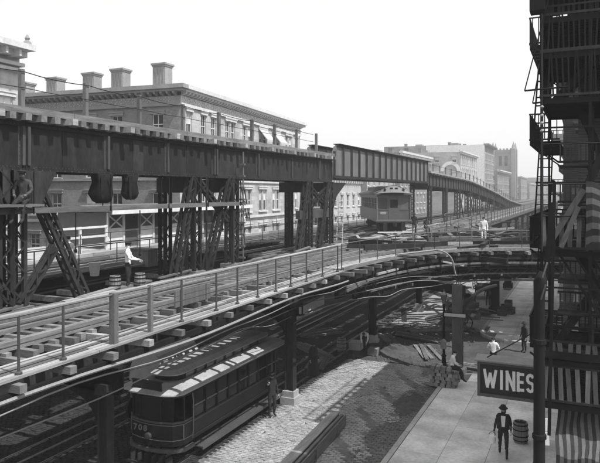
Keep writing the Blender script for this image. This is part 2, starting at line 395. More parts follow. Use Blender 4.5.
MB().box(-9.97, -9.93, 62, 170, DZ+1.0, DZ+1.05).build('handrail', 'iron_mid', near); MB().box(-10.0, -9.9, 60, 330, DZ-.5, DZ-.05).build('edge_beam', 'old_timber', near)
rebase(near, (-11.8, 25, 0))

# ------------------------------------------------------------------ lower deck, far track and middle
far = empty('elevated_railway', label='far lower elevated railway track beside the station house behind the bents', cat='elevated railway', group='tracks of the elevated railway')
ties(far, -24.2, -20.3, frange(12, 70, .6), DZ-.14)
for x in (-21.6, -23.04): straight_rail(far, x, 10, 330, DZ-.05)
for x, wd, m in ((-20.42, .3, 'pale_timber'), (-22.0, .16, 'old_timber'), (-23.9, .26, 'pale_timber'), (-19.75, .22, 'pale_timber')):
    y = 10
    while y < 72:
        e = y+rnd.uniform(6, 8); stick('guard_timber', (x, y, DZ+.05), (x, e-.02, DZ+.05), wd, .22, m, far); y = e
plank_run(far, [-20.2, -20.0], 10, 60, DZ-.02, .17, 'pale_timber')
for x in (-20.6, -23.3):
    for a in frange(1.6, 330, 11.7): igirder_mb(x, a+.02, a+11.68, DZ-1.25, DZ-.26).build('girder', 'iron_dark', far)
for y in (13.3, 25.0, 36.7, 48.5, 60, 73, 86): street_column(far, -23.4, y, DZ-1.75, .5)
mb = MB()
for y in frange(70, 330, .6): mb.box(-24.2, -20.3, y, y+.24, DZ-.24, DZ-.05)
mb.build('distant_ties', 'cross_timber', far, 'stuff')
for y in frange(11, 60, 2.4):
    MB().tube([(-19.75, y, DZ), (-19.75, y, DZ+1.05)], .025, 5).build('railing_post', 'iron_mid', far)
MB().tube([(-19.75, y, DZ+1.05) for y in (11, 35, 60)], .025, 5).build('handrail', 'iron_mid', far)
for y in frange(12, 60, 2.4):
    MB().tube([(-25.2, y, DZ), (-25.2, y, DZ+1.05)], .025, 5).build('railing_post', 'iron_mid', far)
for z in (.5, 1.05): MB().tube([(-25.2, 12, DZ+z), (-25.2, 60, DZ+z)], .022, 5).build('handrail', 'iron_mid', far)
plank_run(far, [-24.6, -24.8, -25.0], 10, 60, DZ-.02, .18, 'pale_timber')
rebase(far, (-23.4, 25, 0))

mid = empty('elevated_railway', label='unfinished middle elevated track of loose ties and dark girders below the upper bents', cat='elevated railway', group='tracks of the elevated railway')
for x in (-14.6, -15.6, -18.6, -19.3):
    for a in frange(1.6, 37, 11.7): igirder_mb(x, a+.02, a+11.68, DZ-1.1, DZ-.4).build('girder', 'iron_dark', mid)
ys = [y for y in frange(9, 31, 1.3) if rnd.random() < .6] + frange(33, 66, .5)
ties(mid, -18.3, -15.9, ys, DZ-.42, 'old_timber')
ties(mid, -20.2, -13.9, frange(40, 66, 1.5), DZ-.2, 'pale_timber')
for x in (-16.4, -17.84): straight_rail(mid, x, 31, 330, DZ-.12)
guardx = [(-14.6, 9, 33), (-14.3, 36, 66), (-19.4, 40, 66)]
for x, a, b in guardx:
    y = a
    while y < b:
        e = min(b, y+rnd.uniform(5, 7)); stick('guard_timber', (x, y, DZ-.08), (x, e-.03, DZ-.08), .24, .22, 'old_timber', mid); y = e
mb = MB()
for y in frange(66, 330, .6): mb.box(-18.6, -15.6, y, y+.24, DZ-.26, DZ-.07)
mb.box(-19.2, -19.0, 66, 330, DZ-1.2, DZ-.26).box(-15.3, -15.1, 36, 330, DZ-1.2, DZ-.3)
mb.build('distant_ties', 'cross_timber', mid, 'stuff')
# floor boards laid loosely where the train stands
for i in range(60):
    x = rnd.uniform(-19.8, -12.5); y = rnd.uniform(34, 62); a = rnd.gauss(0, .35); L = rnd.uniform(1.8, 4)
    z = DZ+.02+.05*rnd.random()+ (.15 if rnd.random() < .4 else 0)
    stick('loose_plank', (x, y, z), (x+L*math.sin(a), y+L*math.cos(a), z+rnd.uniform(-.02,.05)), rnd.uniform(.15,.3), .06, rnd.choice(['pale_timber', 'old_timber', 'old_timber']), mid)
for i in range(26):
    x = rnd.choice([rnd.uniform(-15.4, -13.9), rnd.uniform(-19.6, -18.2)]); y = rnd.uniform(10, 32); a = rnd.gauss(0, .12); L = rnd.uniform(1.5, 3.5)
    stick('loose_plank', (x, y, DZ+.02+.1*rnd.random()), (x+L*math.sin(a), y+L*math.cos(a), DZ+.05+.1*rnd.random()), rnd.uniform(.12,.26), .06, rnd.choice(['pale_timber', 'old_timber', 'old_timber']), mid)
rebase(mid, (-17, 25, 3))

# ------------------------------------------------------------------ branch viaduct curving right over the cross street
def smooth_path(P, n=14):
    out = []
    Q = [Vector((2*P[0][0]-P[1][0], 2*P[0][1]-P[1][1]))] + [Vector(p) for p in P] + [Vector((2*P[-1][0]-P[-2][0], 2*P[-1][1]-P[-2][1]))]
    for i in range(1, len(Q)-2):
        for k in range(n):
            t = k/n; a, b, c, d = Q[i-1], Q[i], Q[i+1], Q[i+2]
            out.append(.5*((2*b)+(-a+c)*t+(2*a-5*b+4*c-d)*t*t+(-a+3*b-3*c+d)*t**3))
    out.append(Q[-2]); return out
def resample(P, step):
    out = [(P[0], (P[1]-P[0]).normalized())]; acc = 0
    for a, b in zip(P[:-1], P[1:]):
        L = (b-a).length; t = step-acc
        while t <= L: out.append((a+(b-a)*(t/L), (b-a).normalized())); t += step
        acc = (acc+L) % step if L else acc
    return out
def ribbon(P, off, wd, z0, z1):                          # bar following a path at sideways offset
    mb = MB(); vs = []
    for i, p in enumerate(P):
        d = (P[min(i+1, len(P)-1)]-P[max(i-1, 0)]).normalized(); r = Vector((d.y, -d.x))
        a = p+r*(off-wd/2); b = p+r*(off+wd/2); vs += [(a.x,a.y,z0),(b.x,b.y,z0),(b.x,b.y,z1),(a.x,a.y,z1)]
    n = len(P); fs = [(0,1,2,3), (4*n-4, 4*n-1, 4*n-2, 4*n-3)]
    for i in range(n-1):
        for k in range(4): fs.append((4*i+k, 4*i+4+k, 4*i+4+(k+1) % 4, 4*i+(k+1) % 4))
    return mb.add(vs, fs)
br = empty('branch_viaduct', label='curved branch viaduct swinging right across the side street behind the street column', cat='viaduct')
ctr = smooth_path([(-12.4, 20.5), (-12.3, 27), (-11.4, 33.0), (-9.2, 38.4), (-4.5, 42.0), (3, 43.8), (14, 44.6), (40, 45)])
ctr2 = smooth_path([(-12.4, 84), (-11.9, 70), (-9.6, 60), (-4.6, 53.5), (3, 50.0), (14, 48.6), (40, 48.4)])
def off_at(P, off):
    out = []
    for i, p in enumerate(P):
        d = (P[min(i+1, len(P)-1)]-P[max(i-1, 0)]).normalized(); out.append(p+Vector((d.y, -d.x))*off)
    return out
ZB = DZ+.004
for P, e in ((ctr, 2.5), (ctr2, -2.5)):
    for off in (-.72, .72): ribbon(P, off, .07, ZB-.04, ZB+.09).build('rail', 'rail_steel', br)
    for off in (-1.25, 1.25): ribbon(P, off, .17, ZB-.04, ZB+.13).build('guard_timber', 'cross_timber', br)
    for k, (p, d) in enumerate(resample(P, .55)):
        r = Vector((d.y, -d.x)); L = 1.4; ex = 1.2 if k % 3 == 0 else 0
        a = p-r*(L+(ex if e < 0 else 0)); b = p+r*(L+(ex if e > 0 else 0))
        if b.x > 22: break
        stick('tie', (a.x, a.y, ZB-.145), (b.x, b.y, ZB-.145), .2, .19, 'cross_timber', br)
    for off in (-1.2, 0, 1.2): ribbon(P[6:], off, .05, ZB-1.3, ZB-.27).build('girder', 'iron', br); 
    for off in (-1.2, 1.2):
        ribbon(P[6:], off, .34, ZB-1.34, ZB-1.3).build('flange', 'iron', br); ribbon(P[6:], off, .34, ZB-.275, ZB-.245).build('flange', 'iron', br)
seg = ctr[12:]
for off in (1.85, 2.05, 2.25, 2.45): ribbon(seg, off, .17, ZB-.05, ZB+.0+.01*rnd.random()).build('plank', 'pale_timber', br)
ribbon(seg, 2.65, .12, ZB-.1, ZB+.07).build('edge_timber', 'old_timber', br)
ribbon(seg, 2.62, .05, ZB-.62, ZB-.3).build('fascia_girder', 'iron', br); ribbon(seg, 2.4, .05, ZB-1.15, ZB-.3).build('fascia_girder', 'iron_dark', br)
ribbon(seg, 2.75, .1, ZB-.86, ZB-.76).build('timber_waler', 'old_timber', br)
for k, (p, d) in enumerate(resample(off_at(seg, 2.7), 1.15)[:26]):
    r = Vector((d.y, -d.x)); a = p-r*1.0; b = p+r*(.35+.35*rnd.random())
    stick('outrigger', (a.x, a.y, ZB-.2-.02*rnd.random()), (b.x, b.y, ZB-.2), .17, .17, rnd.choice(['old_timber', 'cross_timber', 'pale_timber']), br)
    stick('hanger', (p.x+.06, p.y, ZB-.3), (p.x+.06, p.y, ZB-1.05-.35*rnd.random()), .05, .05, 'iron', br)
    if k % 3 == 0:
        a = p+r*.12; b = p+r*.12+d*2.6; stick('loose_beam', (a.x, a.y, ZB-.5-.5*rnd.random()), (b.x, b.y, ZB-.6-.6*rnd.random()), .09, .1, rnd.choice(['old_timber', 'pale_timber', 'iron']), br)
ribbon(seg, 2.62, .2, ZB-.3, ZB-.27).build('flange', 'iron', br); ribbon(seg, 2.4, .3, ZB-1.19, ZB-1.15).build('flange', 'iron', br)
for off, z in ((2.8, -.95),): 
    q = off_at(seg, off); MB().tube([(p.x, p.y, ZB+z+.03*math.sin(i*.3)) for i, p in enumerate(q)], .022, 5).build('slung_pipe', 'iron', br)
q = resample(off_at(seg, 2.6), 2.0)
for i, (p, d) in enumerate(q[:22]):
    MB().tube([(p.x, p.y, ZB), (p.x, p.y, ZB+1.1)], .026, 5).build('railing_post', 'iron_mid', br)
MB().tube([(p.x, p.y, ZB+1.1) for p, d in q[:22]], .026, 5).build('handrail', 'iron_pale', br)
q2 = resample(off_at(ctr2[8:], 2.0), 2.4)
for i, (p, d) in enumerate(q2[:20]): MB().tube([(p.x, p.y, ZB), (p.x, p.y, ZB+1.05)], .026, 5).build('railing_post', 'iron_mid', br)
MB().tube([(p.x, p.y, ZB+1.05) for p, d in q2[:20]], .026, 5).build('handrail', 'iron_pale', br)
for (p, d) in resample(ctr[20:], 4)[:9]:                 # cross frames
    r = Vector((d.y, -d.x)); a = p-r*1.3; b = p+r*2.7
    MB().beam((a.x, a.y, ZB-.8), (b.x, b.y, ZB-.8), .06, .9).build('cross_frame', 'iron', br)
# outside timber deck between main line and branch: cluttered beams
for i in range(95):
    x = rnd.uniform(-11.5, -1); y = 35.5+rnd.random()*18+(x+11)*.8; a = R(rnd.gauss(35, 28)); L = rnd.uniform(2.5, 6)
    z = DZ-.02+rnd.random()*.08
    if rnd.random() < .4: z += .22
    stick('loose_beam', (x-L/2*math.sin(a), y-L/2*math.cos(a), z), (x+L/2*math.sin(a), y+L/2*math.cos(a), z+rnd.uniform(-.03,.04)), rnd.uniform(.14,.32), rnd.uniform(.06,.22), rnd.choice(['pale_timber', 'old_timber', 'old_timber', 'iron', 'iron_dark']), br)
for k in range(9):                                       # cross beams that carry the clutter
    y = 37+k*1.9; stick('floor_beam', (-13.8, y, DZ-.35), (-2.5+k*.3, y+4, DZ-.35), .25, .3, 'old_timber', br)
for off, z0, z1, m in ((2.2, -1.75, -1.32, 'iron'), (1.6, -1.9, -1.5, 'iron_dark'), (.6, -2.0, -1.4, 'iron_dark'), (2.5, -1.5, -1.42, 'old_timber'), (2.0, -1.98, -1.9, 'old_timber')): ribbon(ctr[20:], off, .12, ZB+z0, ZB+z1).build('lower_girder', m, br)
for k, (p, d) in enumerate(resample(off_at(ctr[20:], 2.3), .9)[:26]):
    r = Vector((d.y, -d.x)); a = p; b = p+d*.9
    stick('lacing_bar', (a.x, a.y, ZB-(1.2 if k % 2 else 1.85)), (b.x, b.y, ZB-(1.85 if k % 2 else 1.2)), .04, .06, 'iron_mid', br)
    if k % 2: stick('strut', (p.x-r.x*3, p.y-r.y*3, ZB-1.5), (p.x+r.x*.3, p.y+r.y*.3, ZB-1.45-.3*rnd.random()), .12, .14, rnd.choice(['iron', 'old_timber', 'cross_timber']), br)
for k in range(14):                                     # half placed beams of the unfinished crossing
    x = rnd.uniform(-12.5, -3.5); y = 34+rnd.random()*12+(x+11)*.6; a = R(rnd.choice([80, 65, 20, 110, 45])+rnd.gauss(0, 6)); L = rnd.uniform(4, 8); z = DZ+rnd.choice([-.9, -.6, .12, .3])
    stick('crossing_beam', (x-L/2*math.sin(a), y-L/2*math.cos(a), z), (x+L/2*math.sin(a), y+L/2*math.cos(a), z+.05), .14, rnd.choice([.22, .3]), rnd.choice(['iron', 'iron_dark', 'old_timber', 'iron']), br)
for i in range(16):                                     # upright stakes and trestles left by the builders
    x = rnd.uniform(-10, -2); y = 37.5+rnd.random()*12+(x+10)*.6; stick('stake', (x, y, DZ-.2), (x+rnd.uniform(-.1,.1), y, DZ+rnd.uniform(.5, 1.3)), .07, .07, 'old_timber', br)
stick('white_board', (-14.2, 45.5, DZ+.35), (-11.6, 46.2, DZ+.4), .9, .05, 'canvas_pale', br, 'pale board lying on the timbers')
mb = lattice(MB(), (-5.9, 32.45, .3), (-5.9, 32.45, DZ-1.34), .5, .42, (0, 1, 0)).box(-6.12, -5.68, 32.26, 32.3, .3, DZ-1.34)
c = mb.build('column', 'iron_pale', br); MB().box(-6.3, -5.5, 32.05, 32.85, -.02, .4).build('column_base', 'kerb', c)
for x, y, m in ((-6.2, 49.4, 'iron_dark'), (-6.7, 62.9, 'iron'), (2, 47, 'iron')):
    MB().box(x-.3, x+.3, y-.3, y+.3, .14, DZ-1.3).box(x-.42, x+.42, y-.42, y+.42, .14, .6).box(x-.6, x+.6, y-.34, y+.34, DZ-1.7, DZ-1.32).build('column', m, br)
mb = MB().beam((-11.9, 36.7, DZ-1.6), (-5.6, 32.4, DZ-1.6), .3, .5); mb.build('cross_girder', 'iron', br)
MB().beam((-12, 48.5, DZ-1.6), (-5.8, 49.4, DZ-1.6), .3, .5).build('cross_girder', 'iron', br)
# curved brackets from the street column and the hooped pipe at the end of the walkway
MB().tube([(-5.9+.15+1.8*(1-math.cos(R(t))), 32.6+1.1*(1-math.cos(R(t))), DZ-3.2+1.8*math.sin(R(t))) for t in range(0, 91, 12)], .09, 6).build('knee_brace', 'iron', br)
rebase(br, (-5.9, 32.45, 0))

# ------------------------------------------------------------------ upper express viaduct
up = empty('upper_viaduct', label='upper express viaduct on trussed bents with deep plate girder span and long ramp', cat='viaduct')
XU, XF = -15.2, -17.1; ZU0, ZU1 = 9.93, 11.4
girder_breaks = [2, 13.6, 24.1, 36.2, 38.4]
for X in (XU, XF):
    for a, b in zip(girder_breaks[:-1], girder_breaks[1:]):
        g = igirder_mb(X, a+.015, b-.015, ZU0, ZU1, .42).build('girder', 'iron', up)
        if X == XU:
            n = max(1, round((b-a)/3.5))
            for k in range(n+1):
                y = a+.1+(b-a-.2)*k/n; MB().box(X+.016, X+.15, y-.05, y+.05, ZU0+.16, ZU1-.16).box(X+.016, X+.04, y-.12, y+.12, ZU0+.16, ZU1-.16).build('stiffener', 'iron_mid', g)
            mb = MB()
            for y in frange(a+.2, b, .3): mb.box(X+.205, X+.225, y, y+.04, ZU0+.0, ZU0+.04)
            for k in range(n+1):
                y = a+.1+(b-a-.2)*k/n
                for z in frange(ZU0+.2, ZU1-.2, .12):
                    for dy in (-.085, .085): mb.box(X+.04, X+.052, y+dy-.014, y+dy+.014, z, z+.028)
            for y in frange(a+.25, b-.2, .13):
                for z in (ZU0+.1, ZU1-.12): mb.box(X+.1, X+.112, y, y+.028, z, z+.028)
            mb.build('rivets', 'iron_mid', g, 'stuff')
            for k in range(n):
                y = a+.1+(b-a-.2)*(k+.5)/n; MB().box(X+.015, X+.026, y-.3, y+.3, ZU0+.165, ZU1-.165).build('splice_plate', 'iron', g)
ut = frange(3, 38.4, .55)
for k, y in enumerate(ut):
    ex = rnd.uniform(-.05, .05) + (.4 if k % 5 == 2 else 0)
    stick('tie', (-18.0, y, ZU1+.1), (-14.8+ex*.5, y, ZU1+.1), .22, .2, 'cross_timber' if k % 5 != 2 else 'pale_timber', up)
def urun(x, y0, y1, wd, ht, m, z, nm='guard_timber'):
    y = y0
    while y < y1:
        e = min(y+rnd.uniform(5, 7), y1); stick(nm, (x, y, z+ht/2), (x, e-.02, z+ht/2), wd, ht, m, up); y = e
urun(-15.0, 3, 38.4, .2, .2, 'old_timber', ZU1+.2)
urun(-15.5, 3, 38.4, .3, .1, 'pale_timber', ZU1+.2, 'plank'); urun(-15.85, 3, 38.4, .3, .1, 'pale_timber', ZU1+.2, 'plank')
for x in (-15.98-.1, -17.5): straight_rail(up, x, 3, 38.4, ZU1+.2)
urun(-17.85, 3, 38.4, .25, .5, 'old_timber', ZU1+.2)
upost = [13.4, 16.0, 18.75, 21.5, 24.3, 27.4, 29.9, 32.7, 35.6]
for y in [8.2, 10.8]+upost: stick('railing_post', (-15.05, y, ZU1+.0), (-15.05, y, ZU1+1.5), .14, .13, 'post_timber', up)
allp = [8.2, 10.8]+upost
for zz, sg in ((1.42, .06), (.95, .02)):
    pts = []
    for a, b in zip(allp[:-1], allp[1:]): pts += [(-15.05+.1, a+(b-a)*t, ZU1+zz-sg*4*t*(1-t)) for t in (0, .25, .5, .75)]
    MB().tube(pts, .014 if zz > 1 else .012, 4).build('hand_wire', 'iron', up)
# towers
def tower(yc, ys_, legs, xb=False, back=None):
    for y in ys_:
        lattice(MB(), (XU, y, DZ-.3), (XU, y, ZU0), .55, .5, (1, 0, 0), .12, .42).build('column', 'iron', up)
        MB().box(XU-.4, XU+.4, y-.4, y+.4, DZ-.36, DZ+.05).build('footing', 'old_timber', up)
        MB().box(XU-.05, XU+.05, y-.45, y+.45, 9.2, ZU0).build('gusset', 'iron', up)
        MB().box(XF, XU, y-.03, y+.03, 9.3, 9.9).box(XF, XU, y-.15, y+.15, 9.27, 9.3).build('cross_girder', 'iron', up)
    for y0, y1, zt in legs:
        lattice(MB(), (XU+.1, y0, DZ-.2), (XU+.05, y1, zt), .4, .36, (1, 0, 0), .1, .36).build('inclined_leg', 'iron', up)
    y = back if back else yc
    lattice(MB(), (XF, y, DZ-.3), (XF, y, ZU0), .5, .4, (1, 0, 0), .12, .45).build('column', 'iron_dark', up)
    y0, y1 = ys_[0], ys_[-1]
    if xb:
        for a, b in (((y0, 8.2), (y1, ZU0-.2)), ((y1, 8.2), (y0, ZU0-.2))):
            lattice(MB(), (XU, a[0], a[1]), (XU, b[0], b[1]), .3, .16, (1, 0, 0), .08, .3).build('cross_brace', 'iron', up)
        MB().box(XU-.14, XU+.14, y0-1.4, y1+.2, 7.7, 8.2).build('strut', 'iron_mid', up)
tower(13.6, [13.25], [(16.0, 13.7, ZU0), (10.6, 12.9, ZU0), (9.2, 10.9, ZU0)], False, 12.6)
lattice(MB(), (XU+.05, 12.75, DZ-.3), (XU+.05, 12.75, ZU0), .5, .5, (1, 0, 0), .12, .42).build('column', 'iron', up)
MB().prism([(12.3, 9.93), (14.6, 9.93), (14.0, 8.9), (12.8, 8.9)], 0, XU+.26, XU+.3).build('gusset', 'iron', up)
lattice(MB(), (XU+.2, 11.0, 8.6), (XU+.2, 12.9, 6.2), .3, .2, (1, 0, 0), .08, .34).build('cross_brace', 'iron', up)
lattice(MB(), (XU+.2, 14.6, 7.6), (XU+.2, 13.3, 6.0), .3, .2, (1, 0, 0), .08, .34).build('cross_brace', 'iron', up)
tower(24, [22.5, 25.7], [(21.0, 22.3, ZU0), (23.3, 25.3, ZU0)], False, 23.1)
lattice(MB(), (XU+.05, 22.7, ZU0-.1), (XU+.05, 25.2, 8.0), .3, .2, (1, 0, 0), .09, .34).build('cross_brace', 'iron', up)
tower(36, [34.6, 38.0], [(33.0, 34.4, ZU0), (36.0, 37.7, ZU0)], True, 36.0)
# tall cable rods and ladder on the second tower column
MB().tube([(XU+.5, 25.9, DZ), (XU+.5, 25.9, 11.2)], .035, 6).build('riser_pipe', 'iron_pale', up)
mb = MB()
for z in frange(DZ+.3, 11, .55): mb.beam((XU+.3, 25.9, z), (XU+.6, 25.9, z), .1, .08)
mb.build('pipe_clamps', 'iron_pale', up)
for y in (11.9, 22.9): MB().tube([(XU+.4, y, DZ), (XU+.4, y, ZU0)], .04, 5).build('riser_pipe', 'iron', up)
# gusset under the deep span
MB().prism([(38.2, 9.93), (41.2, 9.93), (39.3, 9.0), (38.4, 7.6), (38.2, 7.6)], 0, XU-.05, XU+.05).build('gusset', 'iron', up)
MB().prism([(38.2, 9.93), (41.2, 9.93), (39.3, 9.0), (38.4, 7.6), (38.2, 7.6)], 0, XF-.05, XF+.05).build('gusset', 'iron', up)
MB().prism([(33.8, 9.93), (33.8, 9.0), (34.4, 8.4), (34.4, 9.93)], 0, XU-.05, XU+.05).build('gusset', 'iron', up)
# deep plate girder span
D0, D1, DT, DB = 38.6, 66.2, 12.5, 10.25
for X in (XU, XF):
    mb = MB(); mb.prism([(D0, DB), (D1, DB), (D1, DT), (D0+.9, DT), (D0+.3, DT-.2), (D0, DT-.7)], 0, X-.015, X+.015)
    g = mb.build('deep_girder', 'iron_pale', up)
    MB().box(X-.24, X+.24, D0, D1, DB-.05, DB+.0).box(X-.24, X+.24, D0+.9, D1, DT, DT+.05).box(X-.09, X+.09, D0, D1, DB, DB+.16).box(X-.09, X+.09, D0+.8, D1, DT-.15, DT).build('flange', 'iron', g)
    n = 17
    for k in range(n):
        y = D0+.25+(D1-D0-.5)*k/(n-1)
        MB().box(X+.016, X+.17, y-.03, y+.03, DB+.16, DT-.15 if k else DT-.5).box(X+.016, X+.045, y-.13, y+.13, DB+.16, DT-.15 if k else DT-.5).build('stiffener', 'iron_mid', g)
mb = MB()
for y in frange(D0, D1, .6): mb.box(XF+.2, XU-.2, y, y+.25, DB+.9, DB+1.1)
mb.build('ties', 'cross_timber', up, 'stuff')
MB().box(XF, XU, D0, D0+.1, DB, DB+1).box(XF, XU, D1-.1, D1, DB, DB+1).box(XF, XU, 52, 52.1, DB, DB+1).build('floor_beams', 'iron', up)
street = [(D1-.4, 0)]
# ramp
def rampz(y):
    t = (y-66.2)
    P = [(66.2, 11.15), (92, 10.65), (121, 8.9), (140, 7.4), (168, 6.0), (180, 5.95)]
    for (a, za), (b, zb) in zip(P[:-1], P[1:]):
        if y <= b:
            u = (y-a)/(b-a); return za+(zb-za)*u
    return 5.95
yr = frange(66.3, 176, 3.0)
zs = [rampz(y) for y in yr]
for _ in range(3): zs = [zs[0]]+[(zs[i-1]+2*zs[i]+zs[i+1])/4 for i in range(1, len(zs)-1)]+[zs[-1]]
def ramp_bar(x0, x1, a, b, nm, m, i0=0, i1=None, kind=None):
    mb = MB(); i1 = i1 or len(yr); vs = []
    for y, z in list(zip(yr, zs))[i0:i1]: vs += [(x0,y,z+a),(x1,y,z+a),(x1,y,z+b),(x0,y,z+b)]
    n = len(vs)//4; fs = [(0,1,2,3),(4*n-4,4*n-1,4*n-2,4*n-3)]+[(4*i+k,4*i+4+k,4*i+4+(k+1)%4,4*i+(k+1)%4) for i in range(n-1) for k in range(4)]
    return mb.add(vs, fs).build(nm, m, up, kind)
for X in (XU, XF):
    ramp_bar(X-.03, X+.03, -1.15, 0, 'ramp_girder', 'iron_mid'); ramp_bar(X-.22, X+.22, -1.2, -1.15, 'flange', 'iron'); ramp_bar(X-.22, X+.22, 0, .04, 'flange', 'iron')
ramp_bar(XU-.3, XU+.35, .2, .38, 'edge_timber', 'pale_timber'); ramp_bar(XF+.4, XU-.5, .2, .26, 'deck_boards', 'old_timber')
for X in (-15.44, -16.86): ramp_bar(X-.035, X+.035, .26, .38, 'rail', 'rail_steel')
for y in frange(66.8, 172, 1.7):
    i = min(len(yr)-2, int((y-66.3)/3)); z = zs[i]+(zs[i+1]-zs[i])*((y-yr[i])/3)
    stick('tie', (-17.6, y, z+.12), (-14.75, y, z+.12), .26, .16, 'cross_timber', up)
    MB().box(XU+.03, XU+.14, y-.04, y+.04, z-1.14, z-.02).build('stiffener', 'iron', up)
for y in frange(67.2, 160, 8.5):
    i = min(len(yr)-2, int((y-66.3)/3)); z = zs[i]
    if z-1.2 < DZ+.6: continue
    for X in (XU, XF): lattice(MB(), (X, y, DZ-.3), (X, y, z-1.2), .5, .45, (1,0,0), .12, .5).build('column', 'iron_mid', up)
    MB().box(XF, XU, y-.2, y+.2, z-1.6, z-1.2).build('cross_girder', 'iron', up)
    if int(y) % 2 == 0:
        MB().beam((XU, y+.5, DZ), (XU, y+3.6, z-1.3), .12, .12).beam((XU, y+3.6, DZ), (XU, y+.5, z-1.3), .12, .12).build('cross_brace', 'iron', up)
for y in frange(68, 165, 3.4):
    i = min(len(yr)-2, int((y-66.3)/3)); z = zs[i]
    stick('railing_post', (-15.0, y, z+.2), (-15.0, y, z+1.2), .1, .1, 'post_timber', up)
mb = MB(); pts = [(-15.0, y, z+1.1) for y, z in zip(yr, zs)][:33]; mb.tube(pts, .02, 4).build('hand_wire', 'iron', up)
rebase(up, (-15.2, 24, 5.6))

# work gear slung from the upper girder
sc = empty('work_scaffold', (XU+.25, 18, 8.75), label='long timber scaffold beam slung below the upper girder on iron rods', cat='scaffold')
for k, (a, b) in enumerate(((-9.5, -1.0), (-1.0, 8.4))): stick('beam', (0, a, 0), (0, b-.02, 0), .28, .17, 'old_timber', sc)
for y in (-8, -4.4, -1.1, 2.2, 5.0, 7.8): MB().tube([(.18, y, -.1), (.18, y, 1.15)], .022, 5).tube([(-.18, y, -.1), (-.18, y, 1.15)], .022, 5).build('hanger_rod', 'iron_dark', sc)
for y, l in ((-2.6, 1.2), (.6, 1.6), (3.2, .9), (5.1, 1.5), (6.4, 1.0), (8.1, 1.9)): MB().tube([(.05, y, -.12), (.05, y, -.12-l)], .02, 5).lathe((.05, y, -.2-l), [(.03, 0), (.06, .06), (.03, .12)], 6).build('drop_rod', 'iron_dark', sc)
MB().box(-.6, .6, -9.4, -4.4, .13, .2).build('platform', 'old_timber', sc)
for i, (y, r_, lab) in enumerate(((16.9, .36, 'left of two dark canvas bundles hanging beneath the upper girder'), (18.35, .3, 'right of two dark canvas bundles hanging beneath the upper girder'))):
    b = empty('canvas_bundle', (XU+.05, y, 8.9), label=lab, cat='bundle', group='dark bundles under the upper girder')
    mb = MB(); n = 14; prof = [(.5, .02+.1*i), (.8, .1+.1*i), (1.05, .35), (.8, .75), (1.0, 1.02)]
    vs = []
    for rr, z in prof:
        for k in range(n):
            t = 2*math.pi*k/n; q = r_*rr*(1+.2*math.sin(5*t+i*2)+.1*math.sin(3*t+z*5)+rnd.uniform(-.07,.07)); vs.append((q*.8*math.cos(t), q*1.2*math.sin(t), z))
    fs = [(a*n+k, a*n+(k+1) % n, (a+1)*n+(k+1) % n, (a+1)*n+k) for a in range(4) for k in range(n)]+[tuple(range(n))[::-1], tuple(4*n+k for k in range(n))]
    mb.add(vs, fs).build('canvas', 'canvas_dark', b, smooth=True)
    MB().prism([(-.32, .95), (-.12, .98), (-.2, .1), (-.3, .3)], 0, .18, .22).build('loose_flap', 'canvas_dark', b); MB().tube([(0, .2, .95), (0, .02, 1.1)], .02, 5).tube([(0, -.2, .95), (0, -.02, 1.1)], .02, 5).build('sling_rope', 'cable', b)
lad = empty('ladder', (-14.3, 37.6, DZ), label='wooden ladder leaning on the third bent beside the deep girder', cat='ladder')
for s in (-.2, .2): stick('stile', (s, 0, 0), (s*.8-.2, .9, 3.0), .05, .09, 'pale_timber', lad)
for k in range(9): stick('rung', (-.2-.2*k/9, .1*k, .3+.3*k), (.2-.2*k/9, .1*k, .3+.3*k), .04, .04, 'pale_timber', lad)

# ------------------------------------------------------------------ buildings
def window_set(w_, h_, fm='frame_white', tm='trim'):
    key = (w_, h_, fm, tm)
    if key in WSET: return WSET[key]
    tr = MB().box(-w_/2-.18, w_/2+.18, -.14, 0.0, h_/2, h_/2+.24).box(-w_/2-.24, w_/2+.24, -.2, 0.0, h_/2+.24, h_/2+.34).mesh('window_trim', tm)
    sl_ = MB().box(-w_/2-.15, w_/2+.15, -.16, 0.02, -h_/2-.16, -h_/2).mesh('sill', tm)
    t = .07; fr = MB()
    fr.box(-w_/2, -w_/2+t, .1, .16, -h_/2, h_/2).box(w_/2-t, w_/2, .1, .16, -h_/2, h_/2).box(-w_/2+t, w_/2-t, .1, .16, h_/2-t, h_/2).box(-w_/2+t, w_/2-t, .1, .16, -h_/2, -h_/2+t)
    fr.box(-w_/2+t, w_/2-t, .09, .15, -.035, .035).box(-.02, .02, .11, .15, -h_/2+t, -.035).box(-.02, .02, .11, .15, .035, h_/2-t)
    pn = MB().box(-w_/2+.01, w_/2-.01, .17, .19, -h_/2+.01, h_/2-.01)
    bl = MB().box(-w_/2+t, w_/2-t, .155, .165, 0.05, h_/2-t)
    WSET[key] = (tr, fr.mesh('sash', fm), pn.mesh('pane', 'glass'), bl.mesh('blind', 'blind'), sl_); return WSET[key]
WSET = {}
